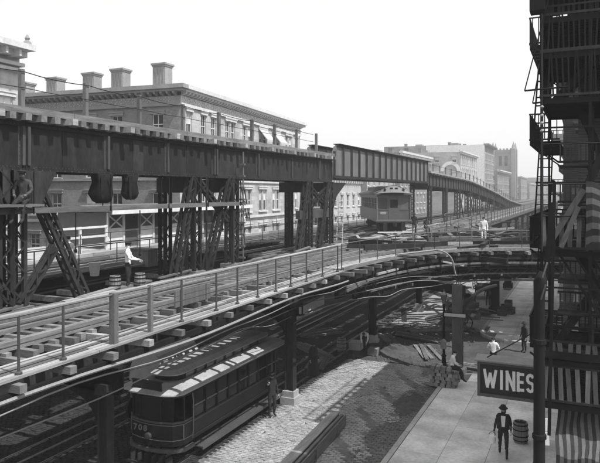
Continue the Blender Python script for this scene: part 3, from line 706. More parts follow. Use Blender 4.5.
def facade(parent, A, B, z0, z1, rows, cols, wallm, fm='frame_white', tm='trim', blind=.35, detail=True):
    """wall from A to B (outside on the right-hand side walking A to B); rows: (sill z, height); cols: (centre u, width)"""
    A = Vector(A); B = Vector(B); d = (B-A); L = d.length; d.normalize(); nrm = Vector((d.y, -d.x))
    ang = math.atan2(d.y, d.x)
    us = sorted({0, L} | {c-w_/2 for c, w_ in cols} | {c+w_/2 for c, w_ in cols})
    zz = sorted({z0, z1} | {r for r, h in rows} | {r+h for r, h in rows})
    mb = MB()
    def P(u, z, dp=0): q = A+d*u-nrm*dp; return (q.x, q.y, z)
    def isw(u, z): return any(abs(u-c) < w_/2 for c, w_ in cols) and any(r < z < r+h for r, h in rows)
    for a, b in zip(us[:-1], us[1:]):
        for c, e in zip(zz[:-1], zz[1:]):
            if not isw((a+b)/2, (c+e)/2): mb.add([P(a, c), P(b, c), P(b, e), P(a, e)], [(0,1,2,3)])
            else:
                t = .24
                mb.add([P(a,c),P(b,c),P(b,e),P(a,e),P(a,c,t),P(b,c,t),P(b,e,t),P(a,e,t)], [(0,4,5,1),(1,5,6,2),(2,6,7,3),(3,7,4,0)])
    mb.build('wall', wallm, parent)
    for c, w_ in cols:
        for r, h in rows:
            tr, fr, pn, bl, sl_ = window_set(w_, h, fm, tm)
            o = bpy.data.objects.new('window', tr); C.objects.link(o); o.parent = parent
            q = A+d*c; o.location = (q.x, q.y, r+h/2); o.rotation_euler = (0, 0, ang)
            lst = [('sash', fr), ('pane', pn), ('sill', sl_)] + ([('blind', bl)] if rnd.random() < blind else [])
            for nm, me in lst:
                k = bpy.data.objects.new(nm, me); C.objects.link(k); k.parent = o
    return ang
def flat_roof(parent, poly, z, m='roofing'): MB().prism(poly, 2, z-.3, z).build('roof', m, parent)
def band(parent, A, B, z0, z1, out, m, name='cornice', inn=0.0, e0=0.0, e1=0.0):
    A = Vector(A); B = Vector(B); d = (B-A).normalized(); n = Vector((d.y, -d.x))
    a = A-d*e0-n*inn; b = B+d*e1-n*inn; c = B+d*e1+n*out; e = A-d*e0+n*out
    return MB().prism([(a.x,a.y),(b.x,b.y),(c.x,c.y),(e.x,e.y)], 2, z0, z1).build(name, m, parent)
def spaced(L, n, wd, m0=1.2): return [(m0+(L-2*m0)*k/(n-1), wd) for k in range(n)]

# bank with chimneys (corner C)
bank = empty('stone_building', (0, 0, 0), label='long pale stone building with bracketed cornice and tall roof chimneys behind the upper viaduct', cat='building')
Cc, Ff, Ss = (-31.7, 44.9), (-34.7, 76.5), (-54.0, 42.9); Bk = (-57, 74.4)
def wl(a, b): return (Vector(b)-Vector(a)).length
LF = wl(Cc, Ff); LS = wl(Ss, Cc)
fu = [1.6, 4.3, 6.3, 9.4, 10.7, 13.6, 14.9, 18.0, 19.3, 22.2, 23.5, 26.6, 27.9, 30.2]
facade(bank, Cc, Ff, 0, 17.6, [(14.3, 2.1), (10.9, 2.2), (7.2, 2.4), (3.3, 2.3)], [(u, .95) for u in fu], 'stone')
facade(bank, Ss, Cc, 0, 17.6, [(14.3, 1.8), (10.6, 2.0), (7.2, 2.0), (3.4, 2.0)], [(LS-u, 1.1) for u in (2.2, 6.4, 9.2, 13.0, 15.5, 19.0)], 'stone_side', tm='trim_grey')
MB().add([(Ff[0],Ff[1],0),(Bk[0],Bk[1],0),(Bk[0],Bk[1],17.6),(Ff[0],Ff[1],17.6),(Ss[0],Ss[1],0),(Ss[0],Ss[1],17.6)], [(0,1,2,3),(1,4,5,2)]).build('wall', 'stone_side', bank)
flat_roof(bank, [Cc, Ff, Bk, Ss], 18.3)
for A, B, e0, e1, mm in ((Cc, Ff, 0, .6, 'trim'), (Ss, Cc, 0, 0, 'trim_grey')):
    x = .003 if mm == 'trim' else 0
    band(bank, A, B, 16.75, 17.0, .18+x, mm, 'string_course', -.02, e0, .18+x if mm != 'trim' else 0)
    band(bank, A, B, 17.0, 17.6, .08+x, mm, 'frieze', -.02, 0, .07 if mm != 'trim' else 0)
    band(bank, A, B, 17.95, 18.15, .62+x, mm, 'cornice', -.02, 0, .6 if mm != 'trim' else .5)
    band(bank, A, B, 18.15, 18.5, .85+x, mm, 'cornice', .3, 0, .8 if mm != 'trim' else .5)
    band(bank, A, B, 10.3, 10.5, .15+x, mm, 'string_course', -.02, 0, .1 if mm != 'trim' else 0)
    band(bank, A, B, 6.5, 6.75, .18+x, mm, 'string_course', -.02, 0, .1 if mm != 'trim' else 0)
    a = Vector(A); d = (Vector(B)-a); L = d.length; d.normalize(); n = Vector((d.y, -d.x))
    br_me = MB().prism([(0, 0), (0, .36), (-.55, .36), (-.5, .2), (-.2, .06)], 0, -.11, .11).mesh('bracket', mm)
    ro = MB().lathe((0, 0, 0), [(.0, -.03), (.16, 0), (.16, .04), (.05, .07)], 8)
    for k in range(int(L/.62)):
        u = .3+k*.62; q = a+d*u
        o = bpy.data.objects.new('bracket', br_me); C.objects.link(o); o.parent = bank; o.location = (q.x, q.y, 17.6); o.rotation_euler = (0, 0, math.atan2(d.y, d.x))
    orn = MB()
    for k in range(int(L/.9)):
        u = .5+k*.9
        for t in range(6):
            p = a+d*(u+.3*math.cos(t*1.05))+n*.11; orn.beam((p.x, p.y, 17.3+.18*math.sin(t*1.05)-.05), (p.x, p.y, 17.3+.18*math.sin(t*1.05)+.05), .1, .08)
    orn.build('frieze_ornament', 'trim' if mm == 'trim' else 'stone', bank, 'stuff')
for X, top in ((-34.3, 20.7), (-39.0, 20.6), (-42.4, 20.5), (-47.0, 20.4), (-51.0, 20.2)):
    mb = MB().box(X-.66, X+.66, 45.4, 46.5, 18.0, top-.3).box(X-.72, X+.72, 45.34, 46.56, top-.3, top-.16).box(X-.79, X+.79, 45.27, 46.63, top-.16, top)
    for k in range(4): mb.box(X-.6+.36*k, X-.53+.36*k, 45.36, 45.4, 18.3, top-.5)
    mb.build('chimney', 'trim_grey', bank)
# awnings half open on two windows of the front
for u in (18.6, 22.8):
    a = Vector(Cc); d = (Vector(Ff)-a).normalized(); n = Vector((d.y, -d.x)); p = a+d*(u-1.2); q = a+d*(u+1.2); r_ = q+n*1.1; s_ = p+n*1.1
    MB().add([(p.x,p.y,16.5),(q.x,q.y,16.5),(r_.x,r_.y,15.2),(s_.x,s_.y,15.2),(p.x,p.y,16.46),(q.x,q.y,16.46),(r_.x,r_.y,15.0),(s_.x,s_.y,15.0)], [(0,1,2,3),(7,6,5,4),(3,2,6,7),(0,3,7,4),(1,5,6,2)]).build('awning', 'canvas_pale', bank)
# balcony fire escape on the front
for z, u0, u1 in ((6.6, 6.5, 12.5),):
    a = Vector(Cc); d = (Vector(Ff)-a).normalized(); n = Vector((d.y, -d.x))
    p = a+d*u0+n*.03; q = a+d*u1+n*.03; r_ = q+n*1.0; s_ = p+n*1.0
    mb = MB().prism([(p.x,p.y),(q.x,q.y),(r_.x,r_.y),(s_.x,s_.y)], 2, z, z+.1)
    for t in [k/14 for k in range(15)]: e = s_+(r_-s_)*t; mb.beam((e.x, e.y, z), (e.x, e.y, z+1), .04, .04)
    mb.beam((s_.x,s_.y,z+1), (r_.x,r_.y,z+1), .05, .05).build('fire_escape', 'iron', bank)
    e0 = s_+(r_-s_)*.6; e1 = s_+(r_-s_)*.9
    mb = MB().beam((e0.x, e0.y, z+4), (e1.x, e1.y, z), .08, .1).beam((e0.x+.3, e0.y, z+4), (e1.x+.3, e1.y, z), .08, .1); mb.build('escape_ladder', 'iron', bank)
rebase(bank, (-31.7, 44.9, 0))

def simple_building(name, label, x, y0, y1, depth, zt, front, side, rows_f, ncf, rows_s=(), ncs=0, corn=.5, cm='trim', ww=1.1, face='right', fm='frame_white', tm='trim', blind=.3, roofbits=False):
    """street building; street front at x, facing +X (face right) or -X (face left); side wall faces the camera"""
    b = empty(name, label=label, cat='building')
    if face == 'right': A, B, Sx = (x, y0), (x, y1), (x-depth, y0)
    else: A, B, Sx = (x, y1), (x, y0), (x+depth, y0)
    facade(b, A, B, 0, zt, rows_f, spaced(y1-y0, ncf, ww, ww), front, fm, tm, blind)
    if face == 'right': facade(b, Sx, A, 0, zt, rows_s, spaced(depth, ncs, ww, ww+.5) if ncs else [], side, fm, tm, blind)
    else: facade(b, B, Sx, 0, zt, rows_s, spaced(depth, ncs, ww, ww+.5) if ncs else [], side, fm, tm, blind)
    xo = x-depth if face == 'right' else x+depth
    MB().add([(x,y1,0),(xo,y1,0),(xo,y1,zt),(x,y1,zt),(xo,y0,0),(xo,y0,zt)], [(0,1,2,3),(1,4,5,2)]).build('wall', side, b)
    xa, xb = min(x, xo), max(x, xo)
    MB().box(xa+.05, xb-.05, y0+.05, y1-.05, zt-.5, zt-.3).build('roof', 'roofing', b)
    if corn:
        s = 1 if face == 'right' else -1
        p0, p1 = sorted((x-s*.25, x+s*corn)); MB().box(p0, p1, y0-.02, y1+.02, zt-.1, zt+.3).build('cornice', cm, b)
        p0, p1 = sorted((x-s*.02, x+s*corn*.5)); mb = MB().box(p0, p1, y0+.03, y1-.03, zt-.5, zt-.1)
        for yy in frange(y0+.3, y1-.2, 1.1): p0, p1 = sorted((x-s*.02, x+s*corn*.85)); mb.box(p0, p1, yy, yy+.18, zt-.6, zt-.103)
        mb.build('brackets', cm, b)
    if roofbits:
        s_ = -1 if face == 'right' else 1
        for k in range(max(2, int((y1-y0)/9))):
            yy = y0+1.5+(y1-y0-3)*rnd.random(); xx = x+s_*rnd.uniform(1.5, depth-2); hh = rnd.uniform(.8, 1.7)
            MB().box(xx-.45, xx+.45, yy-.7, yy+.7, zt-.5, zt+hh).box(xx-.52, xx+.52, yy-.77, yy+.77, zt+hh, zt+hh+.12).build('chimney', 'brick_mid', b)
        xx = x+s_*depth*.6; yy = (y0+y1)/2
        MB().box(xx-1.3, xx+1.3, yy-1.5, yy+1.5, zt-.5, zt+1.5).build('roof_hatch', 'trim_grey', b)
        MB().box(*sorted((x-s_*.0+s_*.0, x+s_*.3)), y0, y1, zt-.3, zt+.55).build('parapet', side, b)
    rebase(b, (x, (y0+y1)/2, 0)); return b
RW = [(3.6, 1.9), (7.0, 1.9), (10.4, 1.9)]
# far-left corner building
L0 = simple_building('corner_building', 'pale corner building with deep overhanging cornice at the far left edge', -36.8, 8, 32.6, 16, 19.3, 'brick_pale', 'brick_mid', RW+[(13.7, 2.3)], 8, RW, 4, 1.6, 'trim', 1.2)
off = Vector(L0.location)
for k, z in enumerate((18.2, 17.8)): MB().box(-36.85-off.x, -36.35-off.x-.1*k, 8-off.y, 32.7-off.y, z, z+.24).build('string_course', 'trim', L0)
for y in (32.2, 26.5, 16): MB().lathe((-35.6-off.x, y-off.y, 19.62), [(.3, 0), (.25, .2), (.12, .3), (.18, .45), (.05, .7)], 8).build('roof_ornament', 'trim_grey', L0)
for y in (29.5, 26.0, 22.4):
    MB().add([(0,-.8,16.1),(0,.8,16.1),(1.2,.8,14.3),(1.2,-.8,14.3),(0,-.8,16.05),(0,.8,16.05),(1.2,.8,14.2),(1.2,-.8,14.2)], [(0,3,2,1),(4,5,6,7),(3,7,6,2),(0,4,7,3),(1,2,6,5)]).build('awning', 'canvas_pale', L0).location = (-36.75-off.x, y-off.y, 0)
simple_building('row_building', 'low mottled row building beyond the long stone building seen through the third bent', -35.5, 88, 104, 14, 11.3, 'brick_pale', 'brick_mid', RW[:2], 6, RW[:2], 4)
simple_building('row_building', 'pale row building just behind the elevated train', -34.5, 104.2, 122, 14, 13.0, 'brick_pale', 'brick_mid', RW[:3], 6, RW[:2], 4)
simple_building('row_building', 'grey flat roofed building peeping over the end of the deep girder', -33.5, 122.2, 150, 16, 17.2, 'brick_mid', 'brick_mid', RW+[(13.8, 1.9)], 9, RW, 4, roofbits=True)
L4 = simple_building('warehouse', 'pale warehouse with a round arched sign painted high on its side wall', -31, 174, 203, 22, 20.3, 'brick_pale', 'brick_pale', RW+[(13.8, 1.9), (17, 1.9)], 9, [(9.4, 1.8), (12.8, 1.8), (17.4, 1.6)], 5, .8, roofbits=True)
off = Vector(L4.location)
mb = MB(); P = []
for k in range(13):
    t = R(15*k); P.append((math.cos(t), math.sin(t)))
vs = []; X0 = -33.6
for c_, s_ in P: vs += [(X0+2.7*c_-off.x, 173.9-off.y, 15+2.7*s_), (X0+1.8*c_-off.x, 173.9-off.y, 15+1.8*s_)]
vs += [(p[0], p[1]+.08, p[2]) for p in vs]; n = 26
fs = [(2*i, 2*i+1, 2*i+3, 2*i+2) for i in range(12)]+[(n+2*i, n+2*i+2, n+2*i+3, n+2*i+1) for i in range(12)]+[(2*i, 2*i+2, n+2*i+2, n+2*i) for i in range(12)]+[(2*i+1, n+2*i+1, n+2*i+3, 2*i+3) for i in range(12)]
mb.add(vs, fs).build('arched_sign', 'wall_white', L4)
simple_building('tall_building', 'tall building with a blank white side wall and a dark ornate front', -31, 220, 243, 20, 25.5, 'brick_mid', 'wall_white', RW+[(13.8, 1.9), (17.2, 1.9), (20.6, 1.9)], 7, (), 0, 1.4, 'brick_mid', roofbits=True)
simple_building('rear_building', 'grey flat block rising behind the warehouse', -44, 232, 260, 26, 26.5, 'brick_mid', 'brick_mid', RW, 7, (), 0, .6, roofbits=True)
simple_building('row_building', 'mid height row building between the white walled block and the church tower', -30.5, 250, 290, 14, 17.5, 'brick_mid', 'brick_mid', RW+[(13.6, 1.9)], 10, RW+[(13.6, 1.9)], 4, 1.2, roofbits=True)
# church tower
ct = empty('church_tower', label='square stone church tower with corner pinnacles above the far end of the track', cat='tower')
tx0, tx1, ty0, ty1 = -38.5, -29.6, 300, 309; zt = 28.6
facade(ct, (tx0, ty0), (tx1, ty0), 0, zt, [(21.2, 4.6)], [(3.2, 1.5), (5.7, 1.5)], 'church_stone', 'church_stone', 'church_stone', 0)
facade(ct, (tx1, ty0), (tx1, ty1), 0, zt, [(21.2, 4.6)], [(3.2, 1.5), (5.7, 1.5)], 'church_stone', 'church_stone', 'church_stone', 0)
MB().add([(tx1,ty1,0),(tx0,ty1,0),(tx0,ty1,zt),(tx1,ty1,zt),(tx0,ty0,0),(tx0,ty0,zt)], [(0,1,2,3),(1,4,5,2)]).build('wall', 'church_stone', ct)
MB().box(tx0, tx1, ty0, ty1, zt-1, zt-.5).build('roof', 'roofing', ct)
for z in (19.5, 27.4): MB().box(tx0-.3, tx1+.3, ty0-.3, ty1+.3, z, z+.5).build('string_course', 'church_stone', ct)
for x in (tx0, tx1):
    for y in (ty0, ty1):
        MB().box(x-.9, x+.9, y-.9, y+.9, 0, zt+.4).lathe((x, y, zt+.4), [(.9, 0), (.7, .8), (.35, 2.2), (.05, 3.4)], 8).build('pinnacle', 'church_stone', ct)
mb = MB()
for k in range(5): mb.box(tx0+1.3+1.5*k, tx0+2.1+1.5*k, ty0-.05, ty0+.25, zt, zt+.6)
mb.build('battlement', 'church_stone', ct)
rebase(ct, (-34, 304, 0))
nv = empty('church', (-44, 318, 0), label='dim gabled church nave left of the tower', cat='church')
MB().box(-6, 6, -8, 12, 0, 17).build('wall', 'church_stone', nv); MB().prism([(-6.4, 17), (6.4, 17), (0, 24.5)], 1, -8.2, 12.2).build('roof', 'roofing', nv)
k_ = 0
for x, y0, y1, z, lab in ((-29, 330, 365, 17, 'hazy block directly right of the church tower'), (-28, 370, 430, 14, 'low hazy block farther along the avenue'), (-27, 440, 520, 16.5, 'pale hazy building near the vanishing end of the avenue'), (-26, 540, 640, 21, 'faintest hazy building at the far end of the avenue')):
    simple_building('distant_building', lab, x, y0, y1, 25, z, 'brick_mid', 'brick_mid', [(4+3.3*i, 1.8) for i in range(int((z-5)/3.3))], 8, [(4+3.3*i, 1.8) for i in range(int((z-5)/3.3))], 5, .6)
# right-hand side of the avenue
simple_building('tenement', 'dark brick tenement at the right edge carrying the nearest fire escapes', -.15, 17.45, 24.0, 12, 15, 'brick_dark', 'brick_dark', [(2.8, 2), (6.1, 1.9), (9.4, 1.9), (12.6, 1.9)], 3, [(2.8, 2), (5.5, 1.9), (8.7, 1.9), (11.9, 1.4)], 7, .3, 'iron', 1.1, 'left', 'trim_grey', 'trim_grey', .15)
simple_building('tenement', 'dark tenement just beyond the nearest one with projecting window heads', -.7, 24.1, 31.5, 12, 14.2, 'brick_dark', 'brick_dark', [(3.4, 2), (6.9, 2), (10.2, 2)], 4, (), 0, .4, 'trim_grey', 1.1, 'left', 'trim_grey', 'trim_grey', .15)
for i, (y0, y1, z, x, lab) in enumerate(((42, 56, 12.6, -.9, 'first building beyond the side street with heavy bracketed cornice'), (56.1, 76, 12, -.7, 'second building beyond the side street lower than its neighbour'), (76.1, 110, 15.5, -.6, 'third long building beyond the side street'), (110.2, 170, 14.5, -.6, 'fourth long building on the right side of the avenue'), (170.2, 330, 13, -.5, 'last long row on the right side of the avenue'))):
    simple_building('row_building', lab, x, y0, y1, 14, z, 'brick_mid', 'brick_mid', [(3.8, 1.9), (7.0, 1.9), (10.2, 1.9)], max(4, min(14, int((y1-y0)/2.8))), RW, 4, .9, 'trim_grey', 1.1, 'left')

# station house on the far track
st = empty('station_house', label='low timber station house with pale eave and crossed panels beside the far track', cat='station')
SX = -26.0; sy0, sy1 = 29.5, 45.5
MB().box(SX-4, SX-.12, sy0, sy1, DZ-.3, 8.05).build('wall', 'car_paint', st)
MB().box(SX-4.5, SX+.75, sy0-.5, sy1+.5, 8.1, 8.22).prism([(SX-4.5, 8.22), (SX+.75, 8.22), (SX-1.8, 8.5)], 1, sy0-.5, sy1+.5).build('roof', 'roofing', st)
MB().box(SX+.72, SX+.8, sy0-.5, sy1+.5, 7.98, 8.26).build('eave_board', 'wall_white', st)
MB().box(SX-5, SX+.8, sy0-6, sy1+1, DZ-.32, DZ-.02).build('platform', 'pale_timber', st)
yy = sy0; k = 0
while yy < sy1-1.5:
    if k % 2 == 0:
        f = MB().box(SX-.12, SX-.02, yy, yy+.12, DZ, 8.05).box(SX-.12, SX-.02, yy+1.4, yy+1.52, DZ, 8.05).box(SX-.12, SX-.02, yy+.12, yy+1.4, 7.9, 8.05).box(SX-.12, SX-.02, yy+.12, yy+1.4, 7.0, 7.1)
        f.beam((SX-.06, yy+.12, 7.1), (SX-.06, yy+1.4, 7.9), .08, .06, (1,0,0)).beam((SX-.07, yy+.12, 7.9), (SX-.07, yy+1.4, 7.1), .08, .06, (1,0,0))
        p = f.build('crossed_panel', 'frame_white', st); MB().box(SX-.118, SX-.09, yy+.12, yy+1.4, 6.35, 7.0).build('blind', 'wall_white', p)
        MB().box(SX-.118, SX-.09, yy+.12, yy+1.4, DZ, 6.25).build('panel', 'frame_white', p); yy += 1.52
    else:
        p = MB().box(SX-.12, SX-.04, yy, yy+.08, DZ, 8.05).box(SX-.12, SX-.04, yy+1.35, yy+1.43, DZ, 8.05).box(SX-.12, SX-.04, yy+.08, yy+1.35, 6.9, 6.98).build('window', 'trim_grey', st)
        MB().box(SX-.118, SX-.1, yy+.08, yy+1.35, 6.98, 8.05).build('pane', 'glass', p); yy += 1.43
    k += 1
for y in (sy0+2, sy0+8, sy0+14): MB().box(SX-3.6, SX-3.2, y-.2, y+.2, -.02, DZ-.3).build('column', 'iron', st)
rebase(st, (-28, 37, 0))
wr = empty('timber_railing', (-25.7, 27, DZ), label='white three bar timber railing beside the station house platform', cat='railing')
for y in (-2.2, -.1, 2.0): stick('post', (0, y, -.02), (0, y, 1.45), .12, .12, 'frame_white', wr)
for z in (.35, .85, 1.38): stick('rail', (.07, -2.2, z), (.07, 2.0, z), .04, .12, 'frame_white', wr)


# ------------------------------------------------------------------ elevated car
def wheel(parent, x, y, r, m='iron', nm='wheel'):
    mb = MB(); n = 14; s = 1 if x > 0 else -1
    for ra, xa, xb in ((r, x-.06, x+.06), (r+.03, x-s*.06-.015, x-s*.06+.015), (.12, x-.1, x+.1)):
        vs = [(xx, y+ra*math.cos(2*math.pi*k/n), r+ra*math.sin(2*math.pi*k/n)) for xx in (xa, xb) for k in range(n)]
        mb.add(vs, [tuple(range(n)), tuple(range(n, 2*n))[::-1]]+[(k, (k+1) % n, n+(k+1) % n, n+k) for k in range(n)])
    return mb.build(nm, m, parent)
def arc_roof(hw, z0, z1, n=10): return [(hw*math.cos(math.pi*k/n), z0+(z1-z0)*math.sin(math.pi*k/n)) for k in range(n+1)]
tr = empty('elevated_train_car', (-13.5, 47.4, DZ+.06), YAW, 'wooden elevated train car with pale hipped roof end standing under the deep girder', 'train car')
HW = 1.32; L = 13.5
MB().box(-HW, HW, .02, L, 1.12, 1.98).build('body', 'car_paint', tr)
MB().box(-HW+.05, HW-.05, .07, L, .95, 1.12).box(-HW-.06, HW+.06, -.1, .02, 1.06, 1.2).box(-HW-.04, HW+.04, .02, L, 1.05, 1.12).build('sill', 'car_pale', tr)
MB().box(-HW, HW, .05, L, 2.86, 3.12).build('letterboard', 'car_paint', tr)
for s in (-1, 1):
    for k in range(12):
        y = .05+k*1.12; MB().box(s*HW-.03 if s > 0 else -HW, s*HW if s > 0 else -HW+.03, y, y+.16, 1.98, 2.86).build('pillar', 'car_paint', tr)
        if k < 11:
            p = MB().box(*sorted((s*(HW-.05), s*(HW-.08))), y+.16, y+1.12, 2.0, 2.86).build('pane', 'glass_dim', tr)
            MB().box(*sorted((s*(HW-.03), s*(HW-.06))), y+.16, y+1.12, 2.40, 2.45).build('sash', 'car_pale', p)
f = MB()
for x in (-HW+.0, -.52, .40, HW-.12): f.box(x, x+.12, -.0, .06, 1.98, 2.9)
f.box(-HW, HW, 0, .06, 2.86, 3.1).box(-HW, HW, -.01, .02, 1.15, 1.98).box(-HW, HW, -.03, -.01, 1.93, 2.0).build('end_frame', 'car_paint', tr)
for x0, x1 in ((-HW+.12, -.52), (.52, HW-.12)): MB().box(x0, x1, .03, .05, 2.0, 2.86).build('pane', 'glass_dim', tr)
d_ = MB().box(-.4, .4, -.035, .02, 1.2, 2.1).box(-.4, -.3, -.035, .02, 2.1, 2.85).box(.3, .4, -.035, .02, 2.1, 2.85).box(-.3, .3, -.035, .02, 2.75, 2.85).build('door', 'car_paint', tr)
MB().box(-.3, .3, 0, .01, 2.1, 2.75).build('pane', 'glass', d_)
for x in (-HW+.02, HW-.05): MB().box(x, x+.035, -.09, -.05, 1.15, 2.95).build('grab_rail', 'rail_steel', tr)
MB().box(-1.05, -.62, -.04, -.02, 1.62, 1.67).box(-1.05, -.62, -.04, -.02, 1.74, 1.79).build('number_stripes', 'canvas_pale', tr)
r_ = MB(); r_.prism([(-HW-.14, 3.1)]+[(p[0], p[1]) for p in arc_roof(HW+.14, 3.14, 3.52, 12)][::-1]+[(HW+.14, 3.1)], 1, .35, L+.2)
r_.build('roof', 'car_roof', tr)
hood = MB(); P1 = arc_roof(HW+.2, 3.14, 3.3, 12); P2 = arc_roof(.62, 3.5, 3.86, 12)
vs = [(p[0], -.45+.28*abs(p[0]/(HW+.2))**2, p[1]) for p in P1]+[(p[0], .5, p[1]) for p in P2]+[(p[0], .7, p[1]) for p in arc_roof(HW+.14, 3.14, 3.5, 12)]
hood.add(vs, [(i, i+1, 14+i, 13+i) for i in range(12)]+[(13+i, 14+i, 27+i, 26+i) for i in range(12)]); hood.build('roof_hood', 'car_pale', tr)
MB().prism([(-.62, 3.3)]+arc_roof(.62, 3.72, 3.86, 8)[::-1]+[(.62, 3.3)], 1, .45, L-.3).build('clerestory', 'car_roof', tr)
for x in (-.28, .1): MB().box(x, x+.2, -.02, .12, 3.55, 3.68).build('marker_window', 'glass', tr)
for x in (-.72, .72): MB().lathe((x, -.1, 3.3), [(.05, 0), (.09, .05), (.09, .22), (.11, .25), (.02, .36)], 8).build('marker_lamp', 'iron', tr)
for y in (1.2, 2.9, 9.6, 11.3):
    for x in (-.74, .74): wheel(tr, x, y, .4)
for y in (2.05, 10.45): MB().box(-.95, -.85, y-1.3, y+1.3, .35, .6).box(.85, .95, y-1.3, y+1.3, .35, .6).box(-.95, .95, y-.2, y+.2, .4, .9).box(-1.05, 1.05, y-1.4, y-1.3, .3, .6).build('truck_frame', 'iron_dark', tr)
MB().box(-.12, .12, -.45, .1, .72, .9).lathe((0, -.5, .68), [(.16, 0), (.16, .26)], 8).box(-.85, -.55, -.2, -.0, .35, 1.0).box(.55, .85, -.2, 0, .35, 1.0).build('coupler', 'iron', tr)
MB().box(-.5, .5, 4.4, 7.6, .45, .92).build('underbody_boxes', 'iron_dark', tr)

# ------------------------------------------------------------------ streetcar
def glyph(ch, h, wd, t):                               # bold strokes as polygons on the x-z plane
    P = {'W': [((0,1),(.25,0)),((.25,0),(.5,.8)),((.5,.8),(.75,0)),((.75,0),(1,1))], 'I': [((.5,0),(.5,1))],
         'N': [((0,0),(0,1)),((0,1),(1,0)),((1,0),(1,1))], 'E': [((0,0),(0,1)),((0,.96),(1,.96)),((0,.5),(.85,.5)),((0,.04),(1,.04))],
         '7': [((0,.95),(1,.95)),((1,.95),(.35,0))],
         'S': 'curve', '0': 'ring', '8': 'eight'}[ch]
    segs = []
    if P == 'curve':
        pts = []
        for a in range(30, 271, 30): pts.append((.5+.45*math.cos(R(a)), .74+.23*math.sin(R(a))))
        for a in range(60, -151, -30): pts.append((.5+.47*math.cos(R(a)), .27+.25*math.sin(R(a))))
        segs = list(zip(pts[:-1], pts[1:]))
    elif P == 'ring': pts = [(.5+.45*math.cos(R(a)), .5+.48*math.sin(R(a))) for a in range(0, 361, 30)]; segs = list(zip(pts[:-1], pts[1:]))
    elif P == 'eight':
        for cz, rz in ((.75, .22), (.27, .25)):
            pts = [(.5+.42*math.cos(R(a)), cz+rz*math.sin(R(a))) for a in range(0, 361, 36)]; segs += list(zip(pts[:-1], pts[1:]))
    else: segs = P
    mb = MB(); k = 0
    for (ax, az_), (bx, bz) in segs:
        a = Vector((ax*wd, -.006*(k % 2), az_*h)); b = Vector((bx*wd, -.006*(k % 2), bz*h)); d = (b-a).normalized()*t*(.25 if P in ('curve', 'ring', 'eight') else .3)
        if P not in ('curve', 'ring', 'eight') and ch != 'W': d *= 1.6
        mb.beam(a-d, b+d, t, .03+.0006*k, (0, -1, 0)); k += 1
    return mb
sc_ = empty('streetcar', (-13.5, 17.35, .03), label='black streetcar 708 running in the shade of the elevated railway', cat='streetcar')
W2 = 1.12; TL = 8.6
nose = [(-W2, 1.0), (-W2+.02, .45), (-.85, .15), (-.45, .02), (0, -.03), (.45, .02), (.85, .15), (W2-.02, .45), (W2, 1.0)]
def nose_wall(z0, z1, t, m, nm, parent, sc=1.0):
    mb = MB(); n = len(nose); vs = []
    for z in (z0, z1):
        for s in (1, 1-t):
            for x, y in nose: vs.append((x*s*sc, 1.0+(y-1.0)*s*sc, z))
    fs = []
    for i in range(n-1):
        fs += [(i, i+1, 2*n+i+1, 2*n+i), (n+i, 3*n+i, 3*n+i+1, n+i+1), (2*n+i, 2*n+i+1, 3*n+i+1, 3*n+i), (i, n+i, n+i+1, i+1)]
    return mb.add(vs, fs).build(nm, m, parent)
nose_wall(.75, 1.62, .05, 'trolley_paint', 'dash', sc_); nose_wall(.52, .66, .08, 'trolley_trim', 'bumper', sc_, 1.06)
nose_wall(1.6, 1.66, .06, 'trolley_trim', 'dash_rail', sc_, 1.02); nose_wall(2.55, 2.75, .06, 'trolley_paint', 'hood_band', sc_)
nose_wall(.95, .975, .03, 'gilt', 'lining', sc_, 1.008); nose_wall(1.52, 1.54, .03, 'gilt', 'lining', sc_, 1.008)
for i in (1, 2, 3, 5, 6, 7):
    x, y = nose[i]; MB().box(x*.97-.03, x*.97+.03, y+.02, y+.09, 1.6, 2.6).build('window_post', 'trolley_paint', sc_)
for (a, b) in ((nose[2], nose[3]), (nose[3], nose[5]), (nose[5], nose[6])):
    MB().beam((a[0]*.96, a[1]+.06, 2.1), (b[0]*.96, b[1]+.06, 2.1), .012, .86).build('pane', 'glass', sc_)
for k, ch in enumerate('708'):
    g = glyph(ch, .2, .13, .035).build('number', 'gilt', sc_); g.location = (-.62+.21*k, -.045+.0*k, 1.27); g.rotation_euler = (0, 0, R(-8 if k == 0 else -3))
MB().lathe((0, 0, 0), [(.05, 0), (.12, .03), (.13, .1), (.09, .12)], 12).build('headlamp', 'iron_mid', sc_).matrix_local = Matrix.Translation((.02, -.03, 1.12)) @ Matrix.Rotation(R(90), 4, 'X')
for z0, z1 in ((.975, 1.52),):
    for i, f in ((1, .5), (7, .5)):
        x, y = nose[i]; MB().box(x*1.005-.012, x*1.005+.012, y-.03, y+.0, z0, z1).build('lining', 'gilt', sc_)
